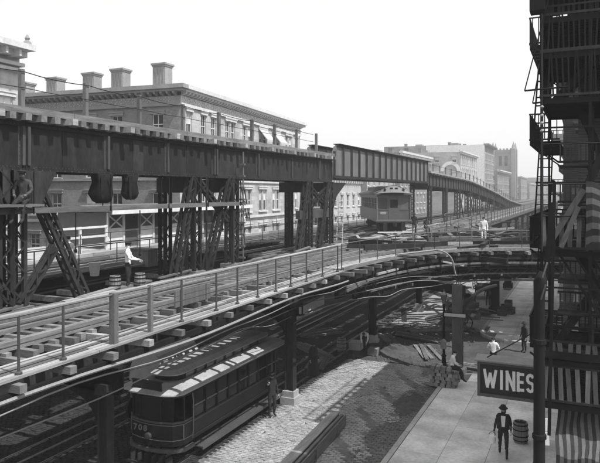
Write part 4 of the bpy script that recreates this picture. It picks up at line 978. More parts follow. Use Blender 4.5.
# body
MB().box(-W2, W2, 1.0, TL-1.0, .78, 1.5).build('body', 'trolley_paint', sc_)
MB().box(-W2-.03, W2+.03, 1.0, TL-1.0, 1.47, 1.53).box(-W2-.02, W2+.02, 1.0, TL-1.0, .92, .95).build('lining', 'trolley_trim', sc_)
MB().box(-W2, W2, 1.0, TL-1.0, 2.58, 2.78).build('letterboard', 'trolley_paint', sc_)
MB().box(-W2-.28, W2+.28, 1.2, TL-.9, .40, .45).box(W2+.22, W2+.28, 1.2, TL-.9, .33, .40).build('running_board', 'trolley_trim', sc_)
npil = 8
for s in (-1, 1):
    for k in range(npil+1):
        y = 1.0+(TL-2.0-.09)*k/npil; MB().box(*sorted((s*W2, s*(W2-.06))), y, y+.09, 1.5, 2.6).build('pillar', 'trolley_paint', sc_)
        if k < npil:
            yb = 1.0+(TL-2.0-.09)*(k+1)/npil
            p = MB().box(*sorted((s*(W2-.05), s*(W2-.065))), y+.09, yb, 1.53, 2.58).build('pane', 'glass', sc_)
            MB().box(*sorted((s*(W2-.02), s*(W2-.045))), y+.09, yb, 2.0, 2.045).build('sash_bar', 'gilt', p)
def rounded_plan(hw, y0, y1, r=.9, n=6, ny=.55):
    pts = []
    for k in range(n+1): t = R(180+90*k/n); pts.append((-hw+r+r*math.cos(t), y0+ny+ny*math.sin(t)))
    for k in range(n+1): t = R(270+90*k/n); pts.append((hw-r+r*math.cos(t), y0+ny+ny*math.sin(t)))
    for k in range(n+1): t = R(90*k/n); pts.append((hw-r+r*math.cos(t), y1-ny+ny*math.sin(t)))
    for k in range(n+1): t = R(90+90*k/n); pts.append((-hw+r+r*math.cos(t), y1-ny+ny*math.sin(t)))
    return pts
def dome(plans, m, nm, parent):
    mb = MB(); n = len(plans[0][0]); vs = [(x, y, z) for P, z in plans for x, y in P]
    fs = [tuple(range(n))[::-1], tuple((len(plans)-1)*n+k for k in range(n))]+[(a*n+k, a*n+(k+1) % n, (a+1)*n+(k+1) % n, (a+1)*n+k) for a in range(len(plans)-1) for k in range(n)]
    return mb.add(vs, fs).build(nm, m, parent)
dome([(rounded_plan(W2+.16, -.3, TL+.3), 2.74), (rounded_plan(W2+.16, -.3, TL+.3), 2.79), (rounded_plan(W2-.05, -.1, TL+.1), 2.90), (rounded_plan(W2-.35, .3, TL-.3, .7), 2.97)], 'trolley_roof', 'roof', sc_)
dome([(rounded_plan(.6, .75, TL-.75, .5), 2.9), (rounded_plan(.6, .75, TL-.75, .5), 3.22)], 'trolley_paint', 'clerestory', sc_)
dome([(rounded_plan(.7, .5, TL-.5, .55), 3.22), (rounded_plan(.7, .5, TL-.5, .55), 3.26), (rounded_plan(.45, .7, TL-.7, .4), 3.36)], 'trolley_roof', 'monitor_roof', sc_)
for k in range(9):
    for s in (-1, 1): MB().box(*sorted((s*.6, s*.62)), 1.3+.7*k, 1.8+.7*k, 2.99, 3.18).build('vent_pane', 'glass_dim', sc_)
MB().box(-.62, .55, -.12, -.04, 2.9, 3.16).box(-.66, .59, -.13, -.03, 3.16, 3.2).box(-.66, .59, -.13, -.03, 2.86, 2.9).build('destination_board', 'black_paint', sc_)
for y in (2.6, 5.6):
    for x in (-.72, .72): wheel(sc_, x, y, .38)
MB().box(-.9, -.82, 1.2, TL-1.2, .3, .6).box(.82, .9, 1.2, TL-1.2, .3, .6).box(-.9, .9, 3.2, 5, .25, .7).build('truck_frame', 'iron_dark', sc_)
mb = MB()
for k in range(7): mb.box(-.9+.29*k, -.86+.29*k, -.25, .1, .12, .45)
mb.box(-.95, .95, -.28, -.22, .1, .18).build('fender', 'iron', sc_)
for s in (-1, 1): MB().tube([(s*(W2-.02), .98, .8), (s*(W2+.04), .95, 1.2), (s*(W2+.04), .95, 2.3), (s*(W2-.02), .98, 2.6)], .02, 5).build('grab_rail', 'gilt', sc_)
mb = MB()
for y in frange(1.6, TL-1.2, .8): mb.box(-.95, -.3, y, y+.4, .85, 1.3).box(.3, .95, y, y+.4, .85, 1.3)
mb.build('seat', 'old_timber', sc_)

sc_.scale = (1, .97, .9)

# ------------------------------------------------------------------ right edge: fire escapes, awnings, sign, post
def railing(parent, p0, p1, z, h, nm_slats, wd, m='iron', slat='slat_pale', lean=0.0, sk=0.0):
    p0 = Vector((p0[0], p0[1], z)); p1 = Vector((p1[0], p1[1], z)); up_ = Vector((0, 0, 1))
    stick('top_rail', p0+up_*h, p1+up_*h, .04, .04, m, parent); stick('bottom_rail', p0+up_*.08, p1+up_*.08, .04, .05, m, parent)
    for k in range(nm_slats):
        t = (k+.5)/nm_slats; q = p0+(p1-p0)*t; j = rnd.uniform(-sk, sk)
        stick('baluster', q+up_*.1, q+up_*(h-.02)+(p1-p0).normalized()*j, wd, .03, slat, parent)
def fe_platform(parent, x0, x1, y0, y1, z, n, m='iron_dark', along='x', gap=.5):
    fe = MB().box(x0, x1, y0, y0+.05, z-.1, z+.02).box(x0, x1, y1-.05, y1, z-.1, z+.02).box(x0, x0+.05, y0+.05, y1-.05, z-.1, z+.02).box(x1-.05, x1, y0+.05, y1-.05, z-.1, z+.02)
    fe.build('platform_frame', m, parent)
    for k in range(n):
        if along == 'x': a = y0+.05+(y1-y0-.1)*(k+.5)/n; w_ = (y1-y0-.1)/n*gap; stick('slat', (x0+.05, a, z-.02), (x1-.05, a, z-.02), w_, .03, m, parent)
        else: a = x0+.05+(x1-x0-.1)*(k+.5)/n; w_ = (x1-x0-.1)/n*gap; stick('slat', (a, y0+.05, z-.02), (a, y1-.05, z-.02), w_, .03, m, parent)
f1 = empty('fire_escape', label='nearest iron fire escape with pale upright slats filling the right edge', cat='fire escape', group='fire escapes on the right side of the avenue')
FX0, FX1, FY0, FY1 = -.86, 2.6, 14.2, 17.4
for z, kind in ((4.85, 0), (5.75, 4), (8.05, 1), (11.25, 2), (12.2, 5), (12.95, 3)):
    fe_platform(f1, FX0, FX1, FY0, FY1, z, 22, gap=.55 if kind < 2 else .62, along='x')
    h = .8 if kind < 2 else (.42 if kind == 4 else 1.0)
    railing(f1, (FX0, FY0), (FX1, FY0), z, h, 21 if kind < 2 or kind == 4 else 34, .09 if kind < 2 or kind == 4 else .035, slat='slat_pale' if kind in (0, 1, 4) else 'iron_dark', sk=.05)
    railing(f1, (FX0, FY0+.05), (FX0, FY1), z, h, 22, .03, slat='iron_dark', sk=.01); railing(f1, (FX0, FY1), (FX1, FY1), z, h, 26, .03, slat='iron_dark', sk=.01)
    if kind == 0: stick('shelf_beam', (FX0, FY0+.1, z+1.05), (FX1, FY0+.1, z+1.05), .3, .14, 'iron_dark', f1)
for z in (6.55, 7.25, 9.0, 9.9):
    for k in range(9): stick('landing_slat', (FX0+.3, 15.4+.2*k, z), (FX1, 15.4+.2*k, z), .1, .03, 'iron_mid', f1)
    railing(f1, (FX0+.3, 15.35), (FX1, 15.35), z, .5, 30, .03, slat='iron_mid')
for k in range(9): stick('landing_slat', (-.5+.3*k, FY0+.3, 7.98), (.6+.3*k, FY0+.3, 6.2), .05, .05, 'iron', f1)
for x in (FX0+.03, .1, 1.3): stick('upright', (x, FY0+.02, 4.8), (x, FY0+.02, 13.9), .06, .06, 'iron_dark', f1)
for x in (FX0+.03, .1): stick('upright', (x, FY1-.2, 4.8), (x, FY1-.2, 13.9), .05, .05, 'iron_dark', f1)
MB().box(FX0-.12, FX1, FY0-.1, FY1, 13.85, 14.6).build('hood', 'iron_dark', f1); MB().box(FX0-.2, FX0+.1, FY0-.2, FY0+.2, 13.1, 13.95).build('bracket', 'iron_dark', f1)
for z0, z1, dirn, oy in ((8.05, 11.25, 1, 0), (4.85, 8.05, -1, 0), (11.25, 12.85, 1, 0), (5.75, 8.05, 1, 1.1), (8.05, 11.25, -1, 1.2)):
    xa, xb = (-.62, .9) if dirn > 0 else (1.2, -.1)
    for dy in (.5+oy, 1.1+oy): stick('stair_stringer', (xa, FY0+dy, z0), (xb, FY0+dy, z1), .04, .16, 'iron', f1)
    for k in range(1, 10): t = k/10; stick('stair_tread', (xa+(xb-xa)*t, FY0+.5+oy, z0+(z1-z0)*t), (xa+(xb-xa)*t, FY0+1.1+oy, z0+(z1-z0)*t), .2, .03, 'iron', f1)
stick('sloping_board', (-.72, FY0-.06, 8.15), (-.02, FY0-.1, 9.35), .05, .12, 'slat_pale', f1)
stick('sloping_board', (-.45, FY0-.12, 8.15), (-.12, FY0-.12, 9.0), .05, .1, 'slat_pale', f1)
for z in (10.65, 9.5, 7.3, 6.5): stick('tie_bar', (-.95, FY0-.02, z), (2.6, FY0-.02, z), .035, .035, 'iron_dark', f1)
rebase(f1, (-.1, 16, 4.8))
f2 = empty('fire_escape', label='second iron fire escape seen past the nearest one with open slatted platforms', cat='fire escape', group='fire escapes on the right side of the avenue')
for z in (4.4, 7.6, 10.9, 14.0):
    fe_platform(f2, -1.62, -.72, 21.5, 28, z, 12, gap=.5); railing(f2, (-1.62, 21.5), (-1.62, 28), z, .9, 24, .03, slat='iron_dark'); railing(f2, (-1.62, 21.5), (-.72, 21.5), z, .9, 5, .03, slat='iron_dark')
    for y in (20.7, 26.8): stick('bracket', (-.72, y, z-.7), (-1.55, y, z-.06), .05, .05, 'iron_dark', f2)
for z in (4.4, 7.6, 10.9):
    for dx in (-1.5, -1.05): stick('stair_stringer', (dx, 21.2, z), (dx, 24.2, z+3.2), .04, .14, 'iron_dark', f2)
    for k in range(1, 10): stick('stair_tread', (-1.5, 21.2+.3*k, z+.32*k), (-1.05, 21.2+.3*k, z+.32*k), .16, .03, 'iron_dark', f2)
rebase(f2, (-.72, 24, 4.4))
for i, (ya, yb, xx, lab) in enumerate(((44, 50, -.9, 'distant fire escape just beyond the side street'), (59, 66, -.7, 'farthest fire escape on the lower building'))):
    f3 = empty('fire_escape', label=lab, cat='fire escape', group='fire escapes on the right side of the avenue')
    for z in (5.9, 9.2, 12.4):
        fe_platform(f3, xx-1.1, xx-.02, ya, yb, z, 6, m='iron'); railing(f3, (xx-1.1, ya), (xx-1.1, yb), z, .9, 14, .04, slat='iron'); railing(f3, (xx-1.1, ya), (xx, ya), z, .9, 4, .04, slat='iron')
    rebase(f3, (xx, (ya+yb)/2, 5.9))
dr = empty('drain_pipe', (.14, 15.6, 0), label='slim pale drain pipe running the full height near the right edge', cat='pipe')
MB().tube([(0, 0, 0), (0, 0, 16)], .05, 8).build('pipe', 'iron_mid', dr)
for z in frange(1, 16, 2.2): MB().box(-.09, .09, -.07, .1, z, z+.08).build('pipe_collar', 'iron', dr)
ps = empty('timber_post', (-.79, 12.75, 0), label='thick dark post standing in front of the wines sign and the fire escapes', cat='post')
MB().tube([(0, 0, 0), (0, 0, 3.5), (0, 0, 7.3), (.02, 0, 7.6), (.06, 0, 7.78)], [.115, .11, .105, .13, .06], 10).build('shaft', 'iron_dark', ps, smooth=True)
for z in (2.1, 4.6, 6.4): MB().lathe((0, 0, z), [(.1, 0), (.13, .02), (.13, .1), (.1, .12)], 10).build('band', 'iron_dark', ps)
for k, (x, z) in enumerate(((.07, 7.82), (.04, 7.4))): stick('pale_cleat', (x, -.15, z-.12), (x+.08, -.15, z+.16), .06, .03, 'slat_pale', ps)
stick('strut', (.16, .3, 4.6), (.26, .3, 9.5), .06, .06, 'iron_dark', ps); stick('strut', (.1, .3, 7.6), (.22, .3, 9.1), .1, .08, 'iron_dark', ps)
wb = empty('wire_bracket', (-.62, 14.1, 8.05), label='tall thin iron rod with glass knobs and cross bars beside the fire escape', cat='wire bracket')
MB().tube([(-.2, 0, .0), (-.2, 0, 5.0)], .018, 5).build('upright', 'iron', wb)
for z in (2.5, 2.66, 2.82, 3.0): MB().lathe((-.2, 0, z), [(.02, 0), (.045, .03), (.02, .07)], 8).build('insulator', 'zinc', wb)
for z in (.75, 1.42, 2.25): MB().tube([(-.2, 0, z), (1.1, 0, z)], .016, 5).build('cross_bar', 'iron', wb)
for y, z, l in ((-.3, 3.35, .32), (.2, 3.15, .2)): MB().tube([(-.2-l, y, z), (.3, y, z+.03)], .02, 5).tube([(-.2-l, y, z), (-.02, y, z+2.0)], .012, 4).build('arm', 'iron_dark', wb)
# striped awnings
def striped(name, lab, x0, x1, y0, z0, y1, z1, n, wav=.0, val=0.0):
    a = empty(name, (x0, y0, z0), label=lab, cat='awning')
    for k in range(n):
        xa = (x1-x0)*k/n; xb = (x1-x0)*(k+1)/n; mb = MB(); rows = 8; vs = []
        for r_ in range(rows+1):
            t = r_/rows; y = (y1-y0)*t; z = (z1-z0)*t+wav*math.sin(t*9+k*.6)
            vs += [(xa+wav*.5*math.sin(t*7+k*.3), y, z), (xb+wav*.5*math.sin(t*7+k*.3+.3), y, z)]
        if val: vs += [(xa, y1-y0, z1-z0-val), (xb, y1-y0, z1-z0-val)]
        m_ = len(vs)//2; vs2 = vs+[(p[0], p[1]+.012, p[2]-.008) for p in vs]
        o = 2*m_; fs = [(2*i, 2*i+1, 2*i+3, 2*i+2) for i in range(m_-1)]+[(o+2*i, o+2*i+2, o+2*i+3, o+2*i+1) for i in range(m_-1)]
        mb.add(vs2, fs).build('stripe', 'stripe_light' if k % 2 else 'stripe_dark', a)
    return a
striped('striped_awning', 'lower striped awning hanging below the nearest fire escape', -.55, 2.6, 14.9, 4.72, 13.9, 3.9, 46, .04, 1.0)
fl = empty('striped_cloth', (.02, 13.9, 8.1), label='wavy striped cloth hanging upright beside the railing of the nearest fire escape', cat='cloth')
for k in range(11):
    vs = []; za = .125*k; zb = .125*(k+1)
    for i in range(21):
        x = 2.3*i/20; wv = .07*math.sin(x*5.2+k*.25)+.03*math.sin(x*11); yy = -.12*math.sin(x*6+k*.2)
        vs += [(x, yy, za+wv), (x, yy-.01, zb+wv)]
    MB().add(vs, [(2*i, 2*i+2, 2*i+3, 2*i+1) for i in range(20)]).build('stripe', 'stripe_light' if k % 2 else 'stripe_dark', fl)
hc = empty('hanging_cloth', (-.82, 13.6, 4.72), label='white cloth pieces hanging beside the dark post below the fire escape', cat='cloth')
MB().prism([(-.03, 0), (.2, .02), (.25, -.38), (-.1, -.42)], 1, -.02, .0).build('cloth', 'cloth_white', hc); MB().prism([(-.04, -.5), (.19, -.48), (.21, -.92), (-.02, -.95)], 1, .06, .08).build('cloth', 'cloth_white', hc)
MB().tube([(0, 0, .5), (.08, 0, 0)], .01, 4).tube([(.2, 0, .5), (.1, .05, -.45)], .01, 4).build('cord', 'cable', hc)
hc.scale = (.8, 1, .6)
# WINES sign
sg = empty('shop_sign', (-3.42, 22.6, 2.2), label='black shop sign reading WINES in white capitals hanging over the pavement', cat='sign')
sw, sh = 2.3, 1.22
MB().box(.05, sw-.05, -.02, .12, .05, sh-.05).build('board', 'sign_black', sg)
MB().box(0, sw, -.09, .2, 0, .1).box(0, sw, -.09, .2, sh-.1, sh).box(0, .1, -.09, .2, .1, sh-.1).box(sw-.1, sw, -.09, .2, .1, sh-.1).build('frame', 'sign_frame', sg)
x = .24
for ch, lw in (('W', .38), ('I', .09), ('N', .22), ('E', .15), ('S', .2)):
    g = glyph(ch, .58, lw if ch != 'I' else .09, .095).build('letter', 'sign_white', sg); g.location = (x, -.035, .34); x += lw+.14
MB().add([(-.08,-.18,sh+.0),(sw+.1,-.18,sh),(sw+.1,.5,sh+.06),(-.08,.5,sh+.06),(-.08,-.18,sh+.05),(sw+.1,-.18,sh+.05),(sw+.1,.5,sh+.11),(-.08,.5,sh+.11)], [(0,3,2,1),(4,5,6,7),(0,1,5,4),(1,2,6,5),(2,3,7,6),(3,0,4,7)]).build('top_cover', 'zinc', sg)
MB().tube([(.3, .1, sh+.1), (2.7, .6, sh+1.6)], .02, 5).tube([(sw, .1, .3), (2.75, .1, .3)], .04, 5).build('stay', 'iron', sg)
mb = MB()
for k in range(16): mb.beam((.35+.12*k, 1.2, -.0), (.37+.12*k, 1.2, -.15-.1*abs(math.sin(k*1.3))), .1, .04)
mb.box(.3, 2.3, 1.15, 1.3, -.02, .05).build('fringe', 'canvas_dark', sg)

# ------------------------------------------------------------------ street things
def lathe_thing(name, lab, cat, loc, prof, m, band_z=(), group=None, n=14):
    t = empty(name, loc, label=lab, cat=cat, group=group); MB().lathe((0, 0, 0), prof, n).build('body', m, t, smooth=False)
    for z, r_ in band_z: MB().lathe((0, 0, z), [(r_, 0), (r_+.012, .003), (r_+.012, .05), (r_, .053)], n).build('hoop', 'iron_dark', t)
    return t
def barrel(lab, loc, r_=.26, h=.72, group=None, nm='barrel'):
    t = empty(nm, loc, label=lab, cat='barrel', group=group); n = 14
    for k in range(n):
        a0 = 2*math.pi*k/n+.02; a1 = 2*math.pi*(k+1)/n-.02; vs = []
        for j, (q, z) in enumerate(((.86, 0), (1, .3), (1.0, .65), (.88, 1))):
            for a, rr in ((a0, 1), (a1, 1), (a1, .9), (a0, .9)): vs.append((r_*q*rr*math.cos(a), r_*q*rr*math.sin(a), z*h))
        fs = [(4*j+i, 4*j+(i+1) % 4, 4*j+4+(i+1) % 4, 4*j+4+i) for j in range(3) for i in range(4)]+[(0,3,2,1), (12,13,14,15)]
        MB().add(vs, fs).build('stave', 'barrel_wood', t)
    MB().lathe((0, 0, h*.8), [(r_*.86, 0), (r_*.86, .01)], n).build('top', 'canvas_dark', t)
    for z, q in ((.1, .93), (.32, 1.0), (.62, 1.0), (.86, .93)): MB().lathe((0, 0, z*h), [(r_*q*.99, 0), (r_*q+.014, .002), (r_*q+.014, .035), (r_*q*.99, .037)], n).build('hoop', 'iron_dark', t)
    return t
barrel('wooden barrel standing on the pavement beside the man with the pail', (-2.15, 24.3, .15), .27, .74)
KG = 'kegs and buckets on the elevated decks'
barrel('small keg left of the pair beside the nearest track', (-14.85, 17.2, DZ), .2, .5, KG, 'keg'); barrel('small keg right of the pair beside the nearest track', (-14.5, 18.1, DZ), .2, .5, KG, 'keg')
lathe_thing('bucket', 'pale bucket on the middle deck beyond the handrail', 'bucket', (-17.6, 19.2, DZ+.1), [(.17, 0), (.23, .5), (.24, .52)], 'canvas_pale', (), None)
bx = empty('tool_chest', (-18.6, 23.4, DZ), label='grey wooden tool chest on the middle deck by the worker in white', cat='chest'); MB().box(-.6, .6, -.35, .35, 0, .72).build('body', 'slat_pale', bx); MB().box(-.63, .63, -.38, .38, .72, .8).build('lid', 'old_timber', bx)
tb = empty('wooden_hoarding', (-11.02, 16.3, DZ-.02), label='weathered board panel standing between track and walkway', cat='panel')
for k in range(3): stick('board', (0, -.95, .08+.165*k), (0, .95, .08+.165*k), .05, .155, 'slat_pale', tb)
stick('batten', (.045, -.7, 0), (.045, -.7, .5), .04, .08, 'old_timber', tb); stick('batten', (.045, .7, 0), (.045, .7, .5), .04, .08, 'old_timber', tb)
pb = empty('pale_board', (-11.35, 25.0, DZ-1.92), label='pale board fixed at the head of the column beside the streetcar', cat='board')
MB().add([(0,-.1,.0),(.1,-.1,.0),(.1,2.6,.0),(0,2.6,.0),(0,-.1,.3),(.1,-.1,.3),(.1,2.6,.42),(0,2.6,.42)], [(0,3,2,1),(4,5,6,7),(0,1,5,4),(1,2,6,5),(2,3,7,6),(3,0,4,7)]).build('board', 'canvas_pale', pb)
MB().tube([(.05, 0, .3), (.05, .0, .75)], .02, 5).build('hanger', 'iron', pb)
# long timber trough lying on the roadway
tg = empty('timber_trough', (-8.75, 20.3, .06), R(3), 'long open timber trough lying on the cobbles in the foreground', 'trough')
for x0, x1, z0, z1, m in ((-.34, -.28, 0, .42, 'pale_timber'), (.24, .3, 0, .42, 'old_timber'), (-.28, .24, 0, .06, 'old_timber')): stick('side_board' if z1 > .1 else 'bottom_board', ((x0+x1)/2, -4.2, (z0+z1)/2), ((x0+x1)/2, 3.1, (z0+z1)/2), x1-x0, z1-z0, m, tg)
stick('cover_board', (-.18, -4.2, .45), (-.16, 3.1, .45), .36, .05, 'worn_timber', tg); stick('cover_board', (.14, -4.0, .45), (.16, 3.0, .45), .1, .05, 'old_timber', tg)
stick('end_board', (-.3, 3.1, .2), (.26, 3.1, .2), .04, .36, 'old_timber', tg)
for y in (-3, -.5, 2): stick('cleat', (.33, y, 0), (.33, y, .42), .05, .1, 'old_timber', tg)
# pile of paving blocks
pp = empty('paving_block_pile', (-6.0, 30.0, .14), label='pile of rough paving blocks stacked at the kerb under the seated man', cat='block pile')
for lv in range(6):
    nn = 5 if lv < 4 else 4
    for i in range(nn):
        for j in range(2):
            x = -.62+.26*i+(.06 if lv % 2 else 0)+rnd.uniform(-.03,.03); y = -.25+.34*j+rnd.uniform(-.04,.04)
            if lv > 3 and rnd.random() < .25: continue
            mb = MB(); sx, sy, sz = .12+rnd.uniform(-.02,.01), .15, .078
            vs = [(dx*sx*(.86 if dz > 0 else 1)*rnd.uniform(.9,1), dy*sy*rnd.uniform(.88,1), dz*sz+rnd.uniform(-.012,.012)) for dz in (-1, 1) for dx, dy in ((-1,-1),(1,-1),(1,1),(-1,1))]
            o = mb.add(vs, [(0,3,2,1),(4,5,6,7),(0,1,5,4),(1,2,6,5),(2,3,7,6),(3,0,4,7)]).build('block', 'sack', pp); o.location = (x, y, .085+.155*lv); o.rotation_euler = (0, 0, rnd.gauss(0, .12))
# street lamp and alarm box
sl = empty('street_lamp', (-6.55, 32.2, .1), label='slender dark street lamp post at the pavement corner beside the pale column', cat='street lamp')
MB().lathe((0, 0, 0), [(.2, 0), (.2, .15), (.13, .25), (.1, .8), (.14, .86), (.07, .95), (.055, 3.4), (.09, 3.45), (.04, 3.5)], 10).build('post', 'iron_dark', sl)
MB().lathe((0, 0, 3.5), [(.08, 0), (.17, .45), (.2, .47), (.05, .62), (.02, .75)], 8).build('lantern', 'glass_dim', sl); stick('ladder_bar', (-.3, 0, 3.3), (.3, 0, 3.3), .03, .03, 'iron_dark', sl)
MB().box(-.13, .13, -.24, -.04, 1.25, 1.6).prism([(-.16, 1.6), (.16, 1.6), (0, 1.75)], 1, -.26, -.02).build('alarm_box', 'zinc', sl)
ss = empty('street_name_plate', (-6.0, 32.1, 3.0), label='small pale street name plate across the pale column', cat='sign'); MB().box(-.5, .55, -.03, 0, 0, .16).build('plate', 'canvas_pale', ss); MB().box(-.53, .58, 0, .02, -.03, .19).build('frame', 'iron_dark', ss)
# overhead cables
def cable(lab, pts, r_=.018, m='cable'):
    o = MB().tube(smooth3(pts), r_, 5).build('overhead_cable', m, None); tag(o, lab, 'cable', 'cables slung under the elevated railway'); return o
def smooth3(P, n=6):
    P = [Vector(p) for p in P]; Q = [2*P[0]-P[1]]+P+[2*P[-1]-P[-2]]; out = []
    for i in range(1, len(Q)-2):
        for k in range(n):
            t = k/n; a, b, c, d = Q[i-1:i+3]; out.append(.5*((2*b)+(-a+c)*t+(2*a-5*b+4*c-d)*t*t+(-a+3*b-3*c+d)*t**3))
    return out+[Q[-2]]
cable('pale cable sagging from the streetcar column to the street column at the corner', [(-11.6, 24.9, 3.55), (-11.0, 26.4, 4.0), (-9.6, 28.6, 4.25), (-8.8, 29.8, 4.2), (-8.2, 30.6, 4.45), (-7.0, 31.6, 4.55), (-5.9, 32.2, 4.8)], .02)
cable('thin cable looping just above the streetcar roof', [(-12.2, 14, 4.1), (-12.0, 18, 3.9), (-12.0, 21, 4.05), (-11.8, 23, 3.8), (-11.6, 24.8, 3.9)])
cable('thin cable running low beneath the walkway edge', [(-10.2, 8, 4.6), (-10.3, 12, 4.5), (-10.2, 16, 4.75), (-10.6, 20, 4.6), (-11.4, 24.8, 4.3)])
cable('pair of bright wires reaching under the branch viaduct', [(-11.6, 25.2, 4.6), (-9.9, 28, 4.75), (-8.3, 32.0, 4.9), (-6.2, 32.6, 4.9)], .014)
cable('lower bright wire reaching under the branch viaduct', [(-11.6, 25.2, 4.35), (-9.9, 28, 4.52), (-8.0, 32.0, 4.7), (-6.2, 32.6, 4.7)], .022)
hp = MB().tube([(-8.9, 31.8, DZ+.15)]+[(-7.6+.9*math.sin(R(a)), 35.2+.4*math.sin(R(a)), DZ+.15-.9*(1-math.cos(R(a)))) for a in range(0, 91, 15)]+[(-6.6, 35.7, DZ-1.3)], .05, 6).build('hooped_pipe', 'cable', None); tag(hp, 'hooped pale pipe bending down at the end of the curved walkway', 'pipe')
# far street: carts, canvas covers, crates
def cart(lab, loc, rz, cover):
    c = empty('hand_cart', loc, rz, lab, 'cart', 'carts standing in the avenue')
    MB().box(-.7, .7, -1.1, 1.1, .75, .82).box(-.7, -.64, -1.1, 1.1, .82, 1.15).box(.64, .7, -1.1, 1.1, .82, 1.15).box(-.64, .64, -1.1, -1.04, .82, 1.15).box(-.64, .64, 1.04, 1.1, .82, 1.15).build('bed', 'old_timber', c)
    for s in (-1, 1):
        mb = MB(); n = 12; r_ = .55
        pts = [(s*.8, r_*math.cos(2*math.pi*k/n), .56+r_*math.sin(2*math.pi*k/n)) for k in range(n+1)]
        for a, b in zip(pts[:-1], pts[1:]): mb.beam(a, b, .06, .07, (1, 0, 0))
        for k in range(0, n, 2): mb.beam((s*.8, 0, .56), pts[k], .04, .04, (1, 0, 0))
        mb.build('wheel', 'iron', c)
        stick('shaft', (s*.5, -1.1, .8), (s*.45, -2.6, .7), .06, .07, 'old_timber', c)
    if cover:
        vs = []; 
        for j in range(7):
            for k in range(6): vs.append((-.75+.3*k, -1.2+.4*j, 1.15+.5*math.sin(math.pi*k/5)*(.8+.3*math.sin(j*1.7))))
        MB().add(vs, [(6*j+k, 6*j+k+1, 6*j+7+k, 6*j+6+k) for j in range(6) for k in range(5)]).build('cover', 'canvas_pale', c)
for lab, loc, rz, cv in (('pale covered cart behind the street column', (-8.7, 50.5, 0), .3, True), ('open hand cart beside the covered one in the avenue', (-8.4, 47.5, 0), 1.2, False), ('second covered cart farther up the avenue', (-10.4, 62, 0), -.2, True),
                         ('open cart left of the far kerb column', (-8.0, 57, 0), .1, False), ('third covered cart far up the avenue', (-8.6, 74, 0), .5, True), ('fourth covered cart close to the far kerb', (-7.6, 86, 0), 0, True)): cart(lab, loc, rz, cv)
wg = empty('covered_wagon', (-15.9, 21.6, 0), 0, 'wagon with pale rounded canvas cover behind the front of the streetcar', 'wagon')
for nm_, a_, m_ in (('bed', (-.85, .85, -1.3, 1.3, 1.0, 1.12), 'old_timber'), ('side_board', (-.85, -.79, -1.3, 1.3, 1.12, 1.7), 'old_timber'), ('side_board', (.79, .85, -1.3, 1.3, 1.12, 1.7), 'old_timber')): MB().box(*a_).build(nm_, m_, wg)
MB().prism([(-.85, 1.72)]+arc_roof(.85, 1.9, 3.0, 10)[::-1]+[(.85, 1.72)], 1, -1.35, 1.35).build('canvas_cover', 'canvas_pale', wg)
for x_ in (-.95, .95):
    for y_ in (-.9, .9): wheel(wg, x_, y_, .5)
for i, (x, y, lab) in enumerate(((-10.2, 69.5, 'left of the two white canvas stalls'), (-8.2, 70.5, 'right of the two white canvas stalls'))):
    c = empty('market_stall', (x, y, 0), label=lab+' in the sunlit avenue', cat='stall', group='white canvas stalls in the avenue')
    mb = MB()
    for sx in (-.8, .8):
        for sy in (-.8, .8): mb.box(sx-.04, sx+.04, sy-.04, sy+.04, 0, 1.7)
    mb.build('poles', 'old_timber', c); MB().box(-.8, .8, -.7, .7, .75, .85).build('table', 'old_timber', c)
    MB().add([(-1,-1,1.6),(1,-1,1.6),(1,1,1.6),(-1,1,1.6),(0,0,2.4),(-1,-1,1.35),(1,-1,1.35),(1,1,1.35),(-1,1,1.35)], [(0,1,4),(1,2,4),(2,3,4),(3,0,4),(5,6,1,0),(6,7,2,1),(7,8,3,2),(8,5,0,3)]).build('canopy', 'cloth_white', c)
def crate(lab, loc, s, rz, h=.5, m='old_timber'):
    c = empty('crate', loc, rz, lab, 'crate', 'crates and bundles round the kerb column')
    for k in range(3):
        z = h*(k+.5)/3; w_ = h/3*.86
        for a, b in (((-s, -s), (s, -s)), ((s, -s), (s, s)), ((s, s), (-s, s)), ((-s, s), (-s, -s))): stick('slat', (a[0], a[1], z), (b[0], b[1], z), .03, w_, m, c)
    MB().box(-s+.03, s-.03, -s+.03, s-.03, .02, h*.93).build('contents', 'canvas_dark', c)
spots_ = [(-5.6, 48.7, .14, .3, 'front crate of the group at the kerb column'), (-5.2, 49.6, .14, .34, 'crate right of the kerb column'), (-6.9, 48.9, 0, .3, 'crate in the gutter left of the kerb column'), (-5.5, 50.6, .14, .36, 'crate behind the kerb column'), (-7.4, 47.9, 0, .26, 'small crate farthest left of the kerb column'), (-5.25, 49.6, .66, .25, 'crate stacked on top beside the kerb column')]
for x, y, z, s_, lab in spots_: crate(lab, (x, y, z), s_, rnd.uniform(-.3, .3), .5)
for x, y, rz, n, lab in ((-11.0, 37.5, .5, 5, 'low stack of planks on the roadway under the branch viaduct'), (-9.2, 42.2, -.9, 4, 'stack of planks lying across the side street'), (-14.5, 33.6, .9, 4, 'stack of planks behind the woman in the long dress'), (-5.0, 33.9, 1.45, 3, 'thin planks laid along the kerb of the side street')):
    c = empty('plank_stack', (x, y, 0), rz, lab, 'plank stack', 'plank stacks on the roadway')
    for k in range(n*2): stick('plank', (-.3+.32*(k % 3)+rnd.uniform(-.04,.04), -1.8+rnd.uniform(-.2,.2), .04+.07*(k//3)), (-.3+.32*(k % 3), 1.8+rnd.uniform(-.3,.3), .04+.07*(k//3)), .26, .06, 'old_timber', c)
